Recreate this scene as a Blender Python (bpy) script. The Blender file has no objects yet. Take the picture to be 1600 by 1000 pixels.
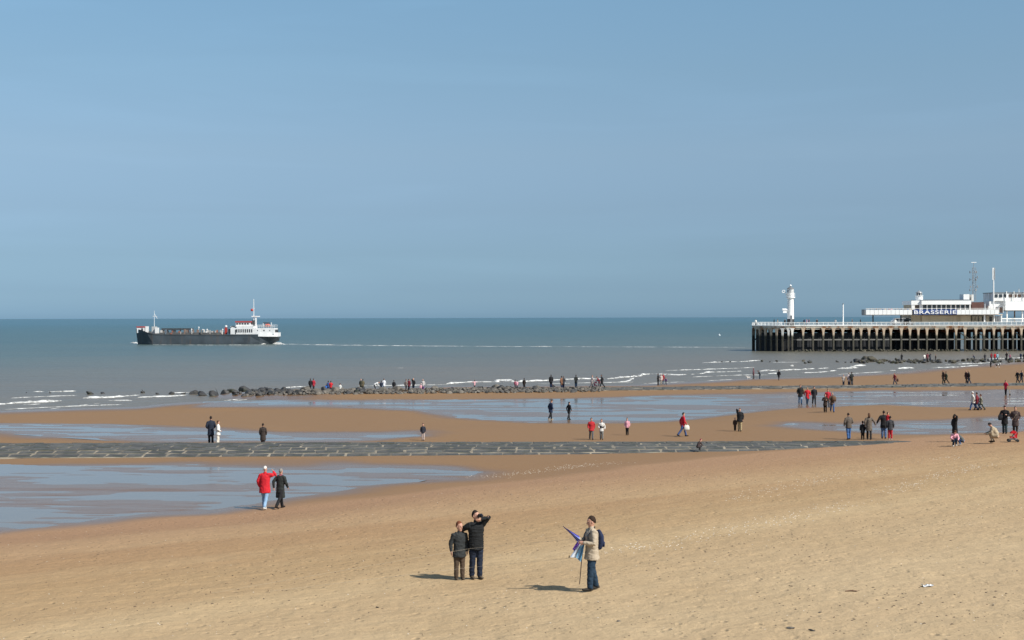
import bpy, bmesh, math, random
import numpy as np
from mathutils import Vector, Matrix, noise as mnoise

random.seed(7)
RNG = np.random.default_rng(11)
SC = bpy.context.scene
COL = SC.collection
R = math.radians

# ------------------------------------------------------------------ camera
F = 2222.0                      # focal length in pixels of the 1600 px wide photograph
CAM_H = 9.3                     # metres above the sea
PITCH, ROLL = 0.00165, 0.0025
fw = Vector((0, math.cos(PITCH), -math.sin(PITCH)))
up0 = Vector((0, math.sin(PITCH), math.cos(PITCH)))
rt0 = Vector((1, 0, 0))
RT = rt0 * math.cos(ROLL) - up0 * math.sin(ROLL)
UP = rt0 * math.sin(ROLL) + up0 * math.cos(ROLL)
cam_data = bpy.data.cameras.new('camera')
cam_data.sensor_width = 36.0
cam_data.lens = 36.0 * F / 1600.0
cam_data.clip_start = 0.5
cam_data.clip_end = 80000
cam = bpy.data.objects.new('camera', cam_data)
COL.objects.link(cam)
m = Matrix((RT, UP, -fw)).transposed().to_4x4()
m.translation = Vector((0, 0, CAM_H))
cam.matrix_world = m
SC.camera = cam

# ------------------------------------------------------------------ light
SUN_EL = R(44)
SUN_AZ = Vector((1.0, -0.75)).normalized()        # direction towards the sun, seen from above
SUN_ROT = math.atan2(SUN_AZ.x, SUN_AZ.y)
world = bpy.data.worlds.new('World')
SC.world = world
world.use_nodes = True
wn, wl = world.node_tree.nodes, world.node_tree.links
wn.clear()
w_out = wn.new('ShaderNodeOutputWorld')
w_bg = wn.new('ShaderNodeBackground')
w_sky = wn.new('ShaderNodeTexSky')
w_sky.sky_type = 'NISHITA'
w_sky.sun_disc = False
w_sky.sun_elevation = SUN_EL
w_sky.sun_rotation = SUN_ROT
w_sky.altitude = 0
w_sky.air_density = 1.0
w_sky.dust_density = 1.4
w_sky.ozone_density = 2.0
w_bg.inputs['Strength'].default_value = 0.0905
# sea haze: the lowest degrees of the sky are a dull grey blue all the way round
w_geo = wn.new('ShaderNodeTexCoord')
w_sep = wn.new('ShaderNodeSeparateXYZ')
wl.new(w_geo.outputs['Generated'], w_sep.inputs[0])
w_ramp = wn.new('ShaderNodeValToRGB')
wl.new(w_sep.outputs['Z'], w_ramp.inputs['Fac'])
SKY_STOPS = [(0.003, (1.057, 1.634, 2.483)), (0.021, (0.764, 1.155, 1.814)), (0.044, (0.673, 0.93, 1.361)), (0.075, (0.731, 0.888, 1.154)), (0.115, (0.889, 0.988, 1.113)), (0.169, (0.97, 1.1, 1.126)), (0.222, (1.048, 1.233, 1.221)), (1.0, (1.048, 1.198, 1.203))]
w_ramp.color_ramp.elements[0].position = 0
w_ramp.color_ramp.elements[1].position = 1
for p, c in SKY_STOPS[1:-1]:
    w_ramp.color_ramp.elements.new(p)
for e, (p, c) in zip(w_ramp.color_ramp.elements, SKY_STOPS):
    e.position = p
    e.color = (*c, 1)
w_mul = wn.new('ShaderNodeMix')
w_mul.data_type = 'RGBA'
w_mul.blend_type = 'MULTIPLY'
w_mul.inputs[0].default_value = 1.0
wl.new(w_sky.outputs[0], w_mul.inputs[6])
wl.new(w_ramp.outputs[0], w_mul.inputs[7])
# very thin streaks of high cloud
w_map = wn.new('ShaderNodeMapping')
w_map.inputs['Scale'].default_value = (3.0, 3.0, 26.0)
w_map.inputs['Rotation'].default_value = (0.0, 0.05, 0.0)
wl.new(w_geo.outputs['Generated'], w_map.inputs[0])
w_noi = wn.new('ShaderNodeTexNoise')
w_noi.inputs['Scale'].default_value = 1.3
w_noi.inputs['Detail'].default_value = 5
w_noi.inputs['Distortion'].default_value = 0.5
wl.new(w_map.outputs[0], w_noi.inputs['Vector'])
w_cr = wn.new('ShaderNodeMapRange')
w_cr.inputs[1].default_value = 0.5
w_cr.inputs[2].default_value = 0.85
w_cr.inputs[3].default_value = 1.0
w_cr.inputs[4].default_value = 1.06
wl.new(w_noi.outputs['Fac'], w_cr.inputs[0])
w_cl = wn.new('ShaderNodeVectorMath')
w_cl.operation = 'SCALE'
wl.new(w_mul.outputs[2], w_cl.inputs[0])
wl.new(w_cr.outputs[0], w_cl.inputs['Scale'])
wl.new(w_cl.outputs[0], w_bg.inputs['Color'])
wl.new(w_bg.outputs[0], w_out.inputs[0])

sun_data = bpy.data.lights.new('sun', 'SUN')
sun_data.energy = 5.0
sun_data.angle = R(0.5)
sun_data.color = (1.0, 0.95, 0.87)
sun = bpy.data.objects.new('sun', sun_data)
COL.objects.link(sun)
to_sun = Vector((SUN_AZ.x * math.cos(SUN_EL), SUN_AZ.y * math.cos(SUN_EL), math.sin(SUN_EL)))
sun.rotation_euler = to_sun.to_track_quat('Z', 'Y').to_euler()
sun.location = (60, -20, 60)

SC.view_settings.view_transform = 'Standard'
SC.view_settings.look = 'None'
SC.view_settings.exposure = 0.15
SC.view_settings.gamma = 1.0
SC.view_settings.use_curve_mapping = False

# ------------------------------------------------------------------ helpers
def ray(px, py):
    return fw + RT * ((px - 800) / F) + UP * ((500 - py) / F)

def at(px, py, Y):
    """point seen at a pixel, on the vertical plane Y metres away"""
    d = ray(px, py)
    t = Y / d.y
    return Vector((d.x * t, Y, CAM_H + d.z * t))

def on_level(px, py, z):
    d = ray(px, py)
    t = (z - CAM_H) / d.z
    return Vector((d.x * t, d.y * t, z))

def link(o, parent=None):
    COL.objects.link(o)
    if parent is not None:
        o.parent = parent
    return o

def tag(o, label=None, cat=None, group=None, kind=None):
    if label: o['label'] = label
    if cat: o['category'] = cat
    if group: o['group'] = group
    if kind: o['kind'] = kind
    return o

def empty(name, loc=(0, 0, 0), rz=0.0):
    o = bpy.data.objects.new(name, None)
    o.empty_display_size = 0.2
    o.location = loc
    o.rotation_euler = (0, 0, rz)
    return link(o)

class MB:
    """collects faces of one mesh"""
    def __init__(self):
        self.v, self.f = [], []
    def add(self, vs, fs):
        b = len(self.v)
        self.v += [tuple(p) for p in vs]
        self.f += [tuple(i + b for i in q) for q in fs]
        return self
    def box(self, x0, x1, y0, y1, z0, z1):
        return self.add([(x0, y0, z0), (x1, y0, z0), (x1, y1, z0), (x0, y1, z0),
                         (x0, y0, z1), (x1, y0, z1), (x1, y1, z1), (x0, y1, z1)],
                        [(0, 3, 2, 1), (4, 5, 6, 7), (0, 1, 5, 4), (1, 2, 6, 5), (2, 3, 7, 6), (3, 0, 4, 7)])
    def bbox(self, x0, x1, y0, y1, z0, z1, b=0.03):
        """box with chamfered vertical and top edges"""
        ring = lambda i, z: [(x0 + i + b, y0 + i, z), (x1 - i - b, y0 + i, z), (x1 - i, y0 + i + b, z), (x1 - i, y1 - i - b, z),
                             (x1 - i - b, y1 - i, z), (x0 + i + b, y1 - i, z), (x0 + i, y1 - i - b, z), (x0 + i, y0 + i + b, z)]
        vs = ring(0, z0) + ring(0, z1 - b) + ring(b, z1)
        fs = [tuple(reversed(range(8))), tuple(range(16, 24))]
        for k in (0, 8):
            for i in range(8):
                j = (i + 1) % 8
                fs.append((k + i, k + j, k + 8 + j, k + 8 + i))
        return self.add(vs, fs)
    def lathe(self, cx, cy, prof, n=16, z0=0.0):
        vs, fs = [], []
        for r, z in prof:
            for i in range(n):
                a = 2 * math.pi * i / n
                vs.append((cx + r * math.cos(a), cy + r * math.sin(a), z0 + z))
        for k in range(len(prof) - 1):
            for i in range(n):
                j = (i + 1) % n
                fs.append((k * n + i, k * n + j, (k + 1) * n + j, (k + 1) * n + i))
        fs.append(tuple(reversed(range(n))))
        fs.append(tuple(range((len(prof) - 1) * n, len(prof) * n)))
        return self.add(vs, fs)
    def bar(self, p, q, r=0.03, n=6, r2=None):
        return self.tube([p, q], [r, r if r2 is None else r2], n)
    def tube(self, pts, rad, n=10, side=None, caps=False, flat=False):
        """loft of elliptical rings; rad items are r or (side radius, depth radius)"""
        P = [Vector(p) for p in pts]
        rr = [(a, a) if not isinstance(a, (tuple, list)) else a for a in rad]
        if caps:
            d0 = (P[0] - P[1]).normalized(); d1 = (P[-1] - P[-2]).normalized()
            a, b = rr[0]; c, d = rr[-1]
            k0, k1 = min(a, b), min(c, d)
            P = ([] if flat else [P[0] + d0 * k0 * .72, P[0] + d0 * k0 * .42]) + P + [P[-1] + d1 * k1 * .42, P[-1] + d1 * k1 * .72]
            rr = ([] if flat else [(a * .35, b * .35), (a * .8, b * .8)]) + rr + [(c * .8, d * .8), (c * .35, d * .35)]
        vs, fs = [], []
        for k, p in enumerate(P):
            t = (P[min(k + 1, len(P) - 1)] - P[max(k - 1, 0)]).normalized()
            s = Vector(side) if side is not None else (Vector((1, 0, 0)) if abs(t.x) < .9 else Vector((0, 1, 0)))
            s = (s - t * s.dot(t))
            if s.length < 1e-4:
                s = t.orthogonal()
            s.normalize()
            w = t.cross(s)
            for i in range(n):
                a = 2 * math.pi * i / n
                vs.append(p + s * (rr[k][0] * math.cos(a)) + w * (rr[k][1] * math.sin(a)))
        for k in range(len(P) - 1):
            for i in range(n):
                j = (i + 1) % n
                fs.append((k * n + i, k * n + j, (k + 1) * n + j, (k + 1) * n + i))
        fs.append(tuple(reversed(range(n))))
        fs.append(tuple(range((len(P) - 1) * n, len(P) * n)))
        return self.add(vs, fs)
    def prism(self, poly, y0, y1):
        """polygon in (x, z) pushed from y0 to y1"""
        n = len(poly)
        vs = [(x, y0, z) for x, z in poly] + [(x, y1, z) for x, z in poly]
        fs = [tuple(range(n)), tuple(reversed(range(n, 2 * n)))]
        for i in range(n):
            j = (i + 1) % n
            fs.append((j, i, n + i, n + j))
        return self.add(vs, fs)
    def mesh(self, name, smooth=False):
        me = bpy.data.meshes.new(name)
        me.from_pydata(self.v, [], self.f)
        bm = bmesh.new(); bm.from_mesh(me)
        bmesh.ops.recalc_face_normals(bm, faces=bm.faces)
        bm.to_mesh(me); bm.free()
        if smooth:
            me.shade_smooth()
        return me
    def build(self, name, mat, parent=None, smooth=False):
        me = self.mesh(name, smooth)
        me.materials.append(mat)
        return link(bpy.data.objects.new(name, me), parent)

# ---- value noise for the relief of the ground
_perm = RNG.permutation(512)
_vals = RNG.random(512) * 2 - 1
def vnoise(x, y):
    xi, yi = np.floor(x).astype(int), np.floor(y).astype(int)
    u, v = x - xi, y - yi
    u, v = u * u * u * (u * (u * 6 - 15) + 10), v * v * v * (v * (v * 6 - 15) + 10)
    h = lambda a, b: _vals[(_perm[(a & 511)] + b * 37 + (b >> 3) * 91) & 511]
    return (h(xi, yi) * (1 - u) + h(xi + 1, yi) * u) * (1 - v) + (h(xi, yi + 1) * (1 - u) + h(xi + 1, yi + 1) * u) * v
def fbm(x, y, o=4):
    s, a, t = 0, 1.0, 0
    for k in range(o):
        s = s + a * vnoise(x * 2 ** k + 17.3 * k, y * 2 ** k - 9.1 * k); t += a; a *= .5
    return s / t
def sstep(a, b, x):
    t = np.clip((x - a) / (b - a), 0, 1)
    return t * t * (3 - 2 * t)
def sdist(poly, x, y, closed=True):
    """distance to a polygon, negative inside"""
    d = np.full(x.shape, 1e9); ins = np.zeros(x.shape, bool)
    n = len(poly)
    for i in range(n if closed else n - 1):
        (ax, ay), (bx, by) = poly[i], poly[(i + 1) % n]
        ex, ey = bx - ax, by - ay
        t = np.clip(((x - ax) * ex + (y - ay) * ey) / (ex * ex + ey * ey + 1e-9), 0, 1)
        d = np.minimum(d, np.hypot(x - ax - t * ex, y - ay - t * ey))
        c = ((ay > y) != (by > y)) & (x < (bx - ax) * (y - ay) / (by - ay + 1e-12) + ax)
        ins ^= c
    return np.where(ins, -d, d) if closed else d

# ------------------------------------------------------------------ materials
class N:
    def __init__(self, name):
        self.m = bpy.data.materials.new(name); self.m.use_nodes = True
        self.n = self.m.node_tree.nodes; self.l = self.m.node_tree.links
        self.b = self.n['Principled BSDF']
    def new(self, t, **kw):
        o = self.n.new('ShaderNode' + t)
        for k, v in kw.items():
            if k in ('operation', 'data_type', 'blend_type', 'feature', 'attribute_name', 'clamp', 'noise_dimensions', 'distance'):
                setattr(o, k, v)
            else:
                o.inputs[k.replace('_', ' ')].default_value = v
        return o
    def co(self, scale=(1, 1, 1), rot=(0, 0, 0), src='Object'):
        c = self.new('TexCoord'); mp = self.new('Mapping')
        mp.inputs['Scale'].default_value = scale; mp.inputs['Rotation'].default_value = rot
        self.l.new(c.outputs[src], mp.inputs[0]); return mp.outputs[0]
    def noise(self, vec, scale, detail=4, rough=.55, dist=0):
        o = self.new('TexNoise', Scale=scale, Detail=detail, Roughness=rough, Distortion=dist)
        self.l.new(vec, o.inputs['Vector']); return o.outputs['Fac']
    def rng(self, x, a, b, c, d, clamp=True):
        o = self.new('MapRange'); o.clamp = clamp
        for i, v in enumerate((a, b, c, d)): o.inputs[1 + i].default_value = v
        self.l.new(x, o.inputs[0]); return o.outputs[0]
    def math(self, op, a, b=None):
        o = self.new('Math', operation=op)
        for i, v in enumerate((a, b)):
            if v is None: continue
            if isinstance(v, (int, float)): o.inputs[i].default_value = v
            else: self.l.new(v, o.inputs[i])
        return o.outputs[0]
    def mix(self, fac, a, b, blend='MIX'):
        o = self.new('Mix', data_type='RGBA', blend_type=blend)
        for i, v in ((0, fac), (6, a), (7, b)):
            if isinstance(v, (int, float)): o.inputs[i].default_value = v
            elif isinstance(v, (tuple, list)): o.inputs[i].default_value = (*v, 1)
            else: self.l.new(v, o.inputs[i])
        return o.outputs[2]
    def bump(self, h, strength=.5, dist=.02, normal=None):
        o = self.new('Bump', Strength=strength, Distance=dist)
        self.l.new(h, o.inputs['Height'])
        if normal is not None: self.l.new(normal, o.inputs['Normal'])
        return o.outputs[0]
    def set(self, k, v):
        if isinstance(v, (int, float)): self.b.inputs[k].default_value = v
        elif isinstance(v, (tuple, list)): self.b.inputs[k].default_value = (*v, 1)
        else: self.l.new(v, self.b.inputs[k])
        return self

_mats = {}
def paint(name, col, rough=.6, var=.25, scale=3.0, bump=.0, dirt=None, metal=0.0, coord='Object'):
    """plain surface with uneven colour and, if wanted, streaks of dirt"""
    if name in _mats: return _mats[name]
    k = N(name)
    v = k.co(src=coord)
    n1 = k.noise(v, scale, 5)
    lo = tuple(c * (1 - var) for c in col); hi = tuple(min(1, c * (1 + var * .6)) for c in col)
    c = k.mix(k.rng(n1, .3, .7, 0, 1), lo, hi)
    if dirt:
        dcol, amount, dsc = dirt
        vv = k.co(scale=(dsc, dsc, dsc * .18), src=coord)
        n2 = k.noise(vv, 1.0, 5, .6)
        c = k.mix(k.rng(n2, .62 - amount * .3, .82 - amount * .3, 0, 1), c, dcol)
    k.set('Base Color', c).set('Roughness', rough).set('Metallic', metal)
    if bump:
        k.set('Normal', k.bump(k.noise(v, scale * 6, 4), bump, .02))
    _mats[name] = k.m
    return k.m

def cloth(col, rough=.85):
    key = 'cloth_%02d_%02d_%02d' % tuple(int(c * 99) for c in col) + ('_%d' % int(col[0] * 9999))
    if key in _mats: return _mats[key]
    k = N(key); v = k.co()
    n1 = k.noise(v, 9, 4); n2 = k.noise(v, 5.5, 2, .5, .8)
    k.set('Base Color', k.mix(n1, tuple(c * .8 for c in col), tuple(min(1, c * 1.2) for c in col)))
    k.set('Roughness', rough).set('Specular IOR Level', .25)
    k.set('Normal', k.bump(n2, .45, .06))
    _mats[key] = k.m
    return k.m

# ------------------------------------------------------------------ the shape of the beach
TOE_N = Vector((0.65, -0.76)).normalized()            # up the beach
TOE_P = Vector((-2.0, 73.8))
def lv(pts, z):
    return [tuple(on_level(px, py, z)[:2]) for px, py in pts]
_edge = lv([(0, 643), (200, 637), (380, 631), (440, 624), (500, 613), (560, 607), (700, 604), (860, 603), (1000, 601),
            (1160, 592), (1290, 588), (1380, 583), (1450, 577), (1520, 571), (1600, 565)], 0.0)
SEA = [(-400, _edge[0][1] - 70), (-110, _edge[0][1] - 12)] + _edge + [(190, 345), (400, 470), (600, 900), (-600, 900), (-600, 60)]

POOLS = [   # (level, outline, threshold of the sand ridges, ridge size)
    (0.985, lv([(-260, 735), (0, 727), (120, 729), (300, 727), (480, 731), (600, 729), (690, 733), (742, 738), (712, 748), (640, 753),
                (560, 761), (480, 773), (400, 786), (320, 797), (200, 810), (100, 820), (0, 830), (-260, 852)], .985), .10, 5.5, .75),
    (0.80, lv([(-200, 662), (0, 664), (150, 665), (260, 668), (320, 671), (420, 678), (540, 677), (640, 676), (655, 681), (600, 685),
               (440, 688), (300, 687), (200, 685), (120, 680), (60, 676), (0, 671), (-200, 670)], .80), -.01, 4.5, 1.2),
    (0.42, lv([(330, 629), (480, 626), (700, 625), (900, 623), (1080, 618), (1240, 615), (1420, 611), (1640, 610), (1640, 636), (1500, 637), (1380, 632),
               (1250, 636), (1180, 642), (1110, 649), (1010, 659), (900, 662), (800, 659), (720, 652), (690, 644), (610, 637), (480, 634), (330, 634)], .42), -.10, 6.0, 1.9),
    (0.90, lv([(1395, 663), (1480, 659), (1560, 653), (1660, 650), (1660, 668), (1560, 674), (1480, 678), (1400, 677), (1340, 674), (1230, 665), (1240, 662), (1340, 664)], .90), .0, 4.0, 1.3),
]
GROY_Y0, GROY_Y1 = 85.9, 92.6
def groyne_top(x, y):
    t = (y - GROY_Y0) / (GROY_Y1 - GROY_Y0)
    return 0.93 + 0.36 * np.sin(np.clip(t / .62, 0, 1) * math.pi / 2) - .10 * sstep(.85, 1.0, t)
RIDGE = [(-27, 171.3), (-20, 172.0), (8, 175.5), (30, 178.5), (110, 186)]   # the second groyne

def ground(x, y, fine=True):
    x = np.asarray(x, float); y = np.asarray(y, float)
    d = TOE_N.x * (x - TOE_P.x) + TOE_N.y * (y - TOE_P.y)
    d = d + 1.6 * fbm(x / 18, y / 18, 2)
    e = sdist(SEA, x, y) + 2.2 * fbm(x / 16 + 5, y / 16, 2)
    ep = np.maximum(e, 0)
    flat = np.where(e > 0, 1.1 * ep / (ep + np.maximum(-d, .01)), np.maximum(.022 * e, -2.5))
    up = 1.1 + .047 * np.maximum(d, 0)
    z = np.where(d > 0, up, flat)
    z = z + .05 * fbm(x / 14, y / 14, 2) * sstep(-3, 8, e)
    # the second groyne lies on a low bank
    r = sdist(RIDGE, x, y, closed=False)
    z = np.maximum(z, .42 - .012 * np.maximum(r - 3.0, 0) ** 2)
    for lev, poly, thr, size, rip in POOLS:
        s = sdist(poly, x, y) + 1.5 * fbm(x / 5 + 31, y / 5, 3)
        w = sstep(9, 0, s)
        rim = lev + .006 + .011 * np.maximum(s, 0) ** .8
        inside = lev + .05 * (fbm(x / size, y / (size * .26) + 3, 5) - thr + np.clip(.009 * (x - 8), 0, .28)) + .034 * fbm(x / (rip * 5) + 50, y / rip + .12 * x, 3) - .006 * np.exp(-np.maximum(-s, 0))
        z = np.where(s < 0, inside, z * (1 - w) + rim * w)
    # explicit bars showing in the near pool
    for px, py, hx, hy in ((40, 761, 9, 2.0), (230, 764, 4.5, .9), (60, 788, 5.0, 1.4), (430, 766, 3.5, .5)):
        c = on_level(px, py, .985)
        q = ((x - c.x) / hx) ** 2 + ((y - c.y) / hy) ** 2
        z = z + .045 * np.exp(-q * 1.3)
    if fine:
        dry = sstep(2, 14, d)
        z = z + dry * (.030 * fbm(x / 1.6, y / 1.6, 3) + .022 * fbm(x / .45, y / .45, 2))
        z = z + (1 - dry) * .006 * fbm(x / 1.2, y / 1.2, 2)
    return z
GRID = []
def gz(x, y):
    rows, us, Z = GRID
    j = int(np.searchsorted(rows, y)) - 1; u = x / (y + 14.0); i = int(np.searchsorted(us, u)) - 1
    if not (0 <= j < len(rows) - 1 and 0 <= i < len(us) - 1):
        return float(ground(np.array([x]), np.array([y]))[0])
    b = (y - rows[j]) / (rows[j + 1] - rows[j]); a = (u - us[i]) / (us[i + 1] - us[i])
    return float((Z[j, i] * (1 - a) + Z[j, i + 1] * a) * (1 - b) + (Z[j + 1, i] * (1 - a) + Z[j + 1, i + 1] * a) * b)
def top_z(x, y):
    z = gz(x, y)
    if GROY_Y0 < y < GROY_Y1 and -60 < x < 24:
        z = max(z, float(groyne_top(x, np.array([y]))[0]) + .03)
    return z
def foot(px, py):
    """where a sight line meets the ground"""
    d = ray(px, py); z = 0.8
    for _ in range(15):
        t = (z - CAM_H) / d.z
        z += .85 * (max(top_z(d.x * t, d.y * t), 0.0) - z)
    t = (z - CAM_H) / d.z
    return Vector((d.x * t, d.y * t, z))

# ------------------------------------------------------------------ sand
def build_beach():
    rows = [19.0]
    while rows[-1] < 430:
        y = rows[-1]
        rows.append(y + max(.05, y * y / (8.6 * F) * .72))
    rows = np.array(rows)
    us = np.linspace(-.62, .62, 640)
    # extra columns are not needed beyond the frame: spread them out there
    us = np.sign(us) * (np.abs(us) ** 1.08) * (.62 / .62 ** 1.08)
    X = us[None, :] * (rows[:, None] + 14.0); Y = np.repeat(rows[:, None], len(us), 1)
    Z = ground(X, Y)
    ny, nx = X.shape
    GRID.extend([rows, us, Z])
    me = bpy.data.meshes.new('beach_sand')
    co = np.stack([X, Y, Z], -1).reshape(-1, 3).astype(np.float32)
    idx = np.arange(ny * nx).reshape(ny, nx)
    q = np.stack([idx[:-1, :-1], idx[:-1, 1:], idx[1:, 1:], idx[1:, :-1]], -1).reshape(-1, 4)
    me.vertices.add(len(co)); me.vertices.foreach_set('co', co.ravel())
    me.loops.add(q.size); me.loops.foreach_set('vertex_index', q.ravel().astype(np.int32))
    me.polygons.add(len(q)); me.polygons.foreach_set('loop_start', np.arange(0, q.size, 4, dtype=np.int32))
    me.update(calc_edges=True)
    me.shade_smooth()
    # how much water the sand holds: it follows the height above the pools and the sea, and the tide marks
    d = TOE_N.x * (X - TOE_P.x) + TOE_N.y * (Y - TOE_P.y)
    e = sdist(SEA, X, Y)
    wob = fbm(X / 9, Y / 9, 3)
    damp = sstep(6.5, -1.0, d + 2.5 * wob) * .30 + sstep(4.2, 2.4, d + 2.0 * wob) * .42
    soak = np.zeros_like(X)
    for lev, poly, thr, size, rip in POOLS:
        s = sdist(poly, X, Y) + 2.0 * fbm(X / 6, Y / 6, 2)
        soak = np.maximum(soak, sstep(4.0, 0.0, s) * sstep(.09, .015, Z - lev))
        soak = np.maximum(soak, sstep(0.8, -.4, s))
    soak = np.maximum(soak, sstep(9, 0.5, e + 2 * wob))
    damp = np.clip(np.maximum(damp, damp * .6 + .45 * soak), 0, 1)
    for nm, arr in (('damp', damp), ('soak', soak), ('upbeach', d)):
        a = me.attributes.new(nm, 'FLOAT', 'POINT')
        a.data.foreach_set('value', arr.ravel().astype(np.float32))
    o = link(bpy.data.objects.new('beach_sand', me))
    tag(o, 'sloping tan sand beach with wet flats', None, kind='structure')

    k = N('sand')
    at_d = k.new('Attribute', attribute_name='damp').outputs['Fac']
    at_s = k.new('Attribute', attribute_name='soak').outputs['Fac']
    at_u = k.new('Attribute', attribute_name='upbeach').outputs['Fac']
    v = k.co()
    along = k.co(rot=(0, 0, -math.atan2(-TOE_N.x, TOE_N.y) if False else -R(40.5)))
    st = k.new('Mapping'); st.inputs['Scale'].default_value = (.022, .20, 1)
    k.l.new(along, st.inputs[0])
    bands = k.noise(st.outputs[0], 1.0, 5, .6, .4)           # tide bands, drawn out along the beach
    big = k.noise(v, .16, 4, .6); mid = k.noise(v, 1.1, 5, .65); fine = k.noise(v, 9, 4, .7); grain = k.noise(v, 70, 2)
    dry = k.mix(k.rng(bands, .40, .60, 0, 1), (0.372, 0.240, 0.121), (0.473, 0.334, 0.181))
    dry = k.mix(k.rng(at_u, 18, 44, 0, .75), dry, (0.509, 0.371, 0.210))
    dry = k.mix(k.rng(big, .45, .70, 0, .45), dry, (0.366, 0.240, 0.116))
    dry = k.mix(k.rng(mid, .35, .75, 0, .30), dry, (0.331, 0.226, 0.118))
    dry = k.mix(k.rng(fine, .60, .78, 0, .55), dry, (0.204, 0.142, 0.077))
    dry = k.mix(k.rng(fine, .40, .24, 0, .40), dry, (0.570, 0.432, 0.257))
    dry = k.mix(k.rng(at_u, 6, 22, .9, 0), dry, (.330, .197, .116))                 # the lower slope is redder
    wet = k.mix(mid, (0.200, 0.113, 0.052), (0.256, 0.153, 0.073))
    wet = k.mix(at_s, wet, (0.176, 0.102, 0.052))
    dfac = k.math('ADD', at_d, k.math('MULTIPLY', k.math('SUBTRACT', mid, .5), .25))
    c = k.mix(k.rng(dfac, .05, .78, 0, 1), dry, wet)
    c = k.mix(k.rng(grain, .3, .7, 0, .18), c, (.10, .066, .042))
    c = k.mix(k.rng(at_u, 16, 36, 0, .22), c, (.50, .41, .29))
    k.set('Base Color', c)
    k.set('Roughness', k.mix(at_s, k.mix(at_d, (.95,) * 3, (.72,) * 3), (.24,) * 3))
    k.set('Specular IOR Level', k.math('ADD', k.rng(at_d, 0, 1, .1, .3), k.math('MULTIPLY', at_s, .2)))
    # trampled surface: shallow dents all over the dry sand
    vor = k.new('TexVoronoi', Scale=2.6, Randomness=1.0); k.l.new(k.co(scale=(1, .8, 1)), vor.inputs['Vector'])
    dent = k.mix(k.rng(k.noise(v, .35, 3), .42, .62, .25, 1), (1, 1, 1), k.rng(vor.outputs['Distance'], .06, .24, 0, 1))
    lump = k.noise(v, 3.2, 5, .62)
    h = k.math('ADD', k.math('MULTIPLY', dent, 1.0), k.math('ADD', k.math('MULTIPLY', lump, 1.5), k.math('MULTIPLY', fine, .5)))
    o2 = k.new('Bump', Distance=.05)
    k.l.new(h, o2.inputs['Height']); k.l.new(k.rng(at_d, .0, .7, .85, .10), o2.inputs['Strength'])
    k.set('Normal', o2.outputs[0])
    me.materials.append(k.m)
    return o
build_beach()

# ------------------------------------------------------------------ water
def sea_material():
    k = N('sea_water')
    v = k.co()
    sp = k.new('SeparateXYZ'); k.l.new(v, sp.inputs[0])
    # distance out from the shore, wavering
    dn = k.math('ADD', k.math('MULTIPLY', sp.outputs['X'], TOE_N.x), k.math('MULTIPLY', sp.outputs['Y'], TOE_N.y))
    wob = k.noise(k.co(scale=(.012, .012, 1)), 1.0, 3)
    out = k.math('ADD', k.math('MULTIPLY', dn, -1), k.math('MULTIPLY', k.math('SUBTRACT', wob, .5), 120))
    cr = k.new('ValToRGB'); k.l.new(k.rng(out, 100, 3000, 0, 1), cr.inputs[0])
    stops = [(0, (0.161, 0.124, 0.085)), (.035, (0.143, 0.121, 0.090)), (.085, (0.079, 0.109, 0.099)), (.17, (0.048, 0.096, 0.101)), (.40, (0.035, 0.096, 0.114)), (.8, (0.037, 0.112, 0.152))]
    while len(cr.color_ramp.elements) < len(stops): cr.color_ramp.elements.new(.5)
    for e, (p, c) in zip(cr.color_ramp.elements, stops): e.position = p; e.color = (*c, 1)
    pat = k.noise(k.co(scale=(.006, .018, 1), rot=(0, 0, -.3)), 1.0, 4, .6, .3)   # drifting patches of stirred-up sand
    c = k.mix(k.rng(pat, .40, .70, 0, .30), cr.outputs[0], (.112, .124, .102))
    c = k.mix(k.rng(pat, .50, .30, 0, .30), c, (.05, .085, .09))
    k.set('Base Color', c)
    sw = k.noise(k.co(scale=(.10, .22, 1), rot=(0, 0, .5)), 1.0, 3, .5)
    ch = k.noise(k.co(scale=(.5, .8, 1), rot=(0, 0, .4)), 1.0, 4, .6)
    fi = k.noise(k.co(scale=(2.4, 3.2, 1)), 1.0, 3)
    h = k.math('ADD', k.math('MULTIPLY', sw, 1.2), k.math('ADD', k.math('MULTIPLY', ch, .8), k.math('MULTIPLY', fi, .12)))
    b = k.new('Bump', Distance=.55); k.l.new(h, b.inputs['Height'])
    calm = k.rng(out, 20, 95, .03, .75)
    k.l.new(calm, b.inputs['Strength'])
    k.set('Normal', b.outputs[0])
    k.set('Roughness', k.rng(out, 20, 120, .10, .32))
    k.set('IOR', 1.33).set('Specular IOR Level', .5)
    return k.m
sea_mat = sea_material()
xs = [-60000, -4000, -900, -250, -60, 60, 250, 900, 4000, 60000]
ys = [60, 100, 180, 300, 500, 900, 2000, 6000, 20000, 70000]
s = MB()
s.add([(x, y, 0) for y in ys for x in xs],
      [(j * 10 + i, j * 10 + i + 1, j * 10 + i + 11, j * 10 + i + 10) for j in range(9) for i in range(9)])
tag(s.build('sea', sea_mat), 'grey blue sea reaching the horizon', None, kind='structure')

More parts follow.
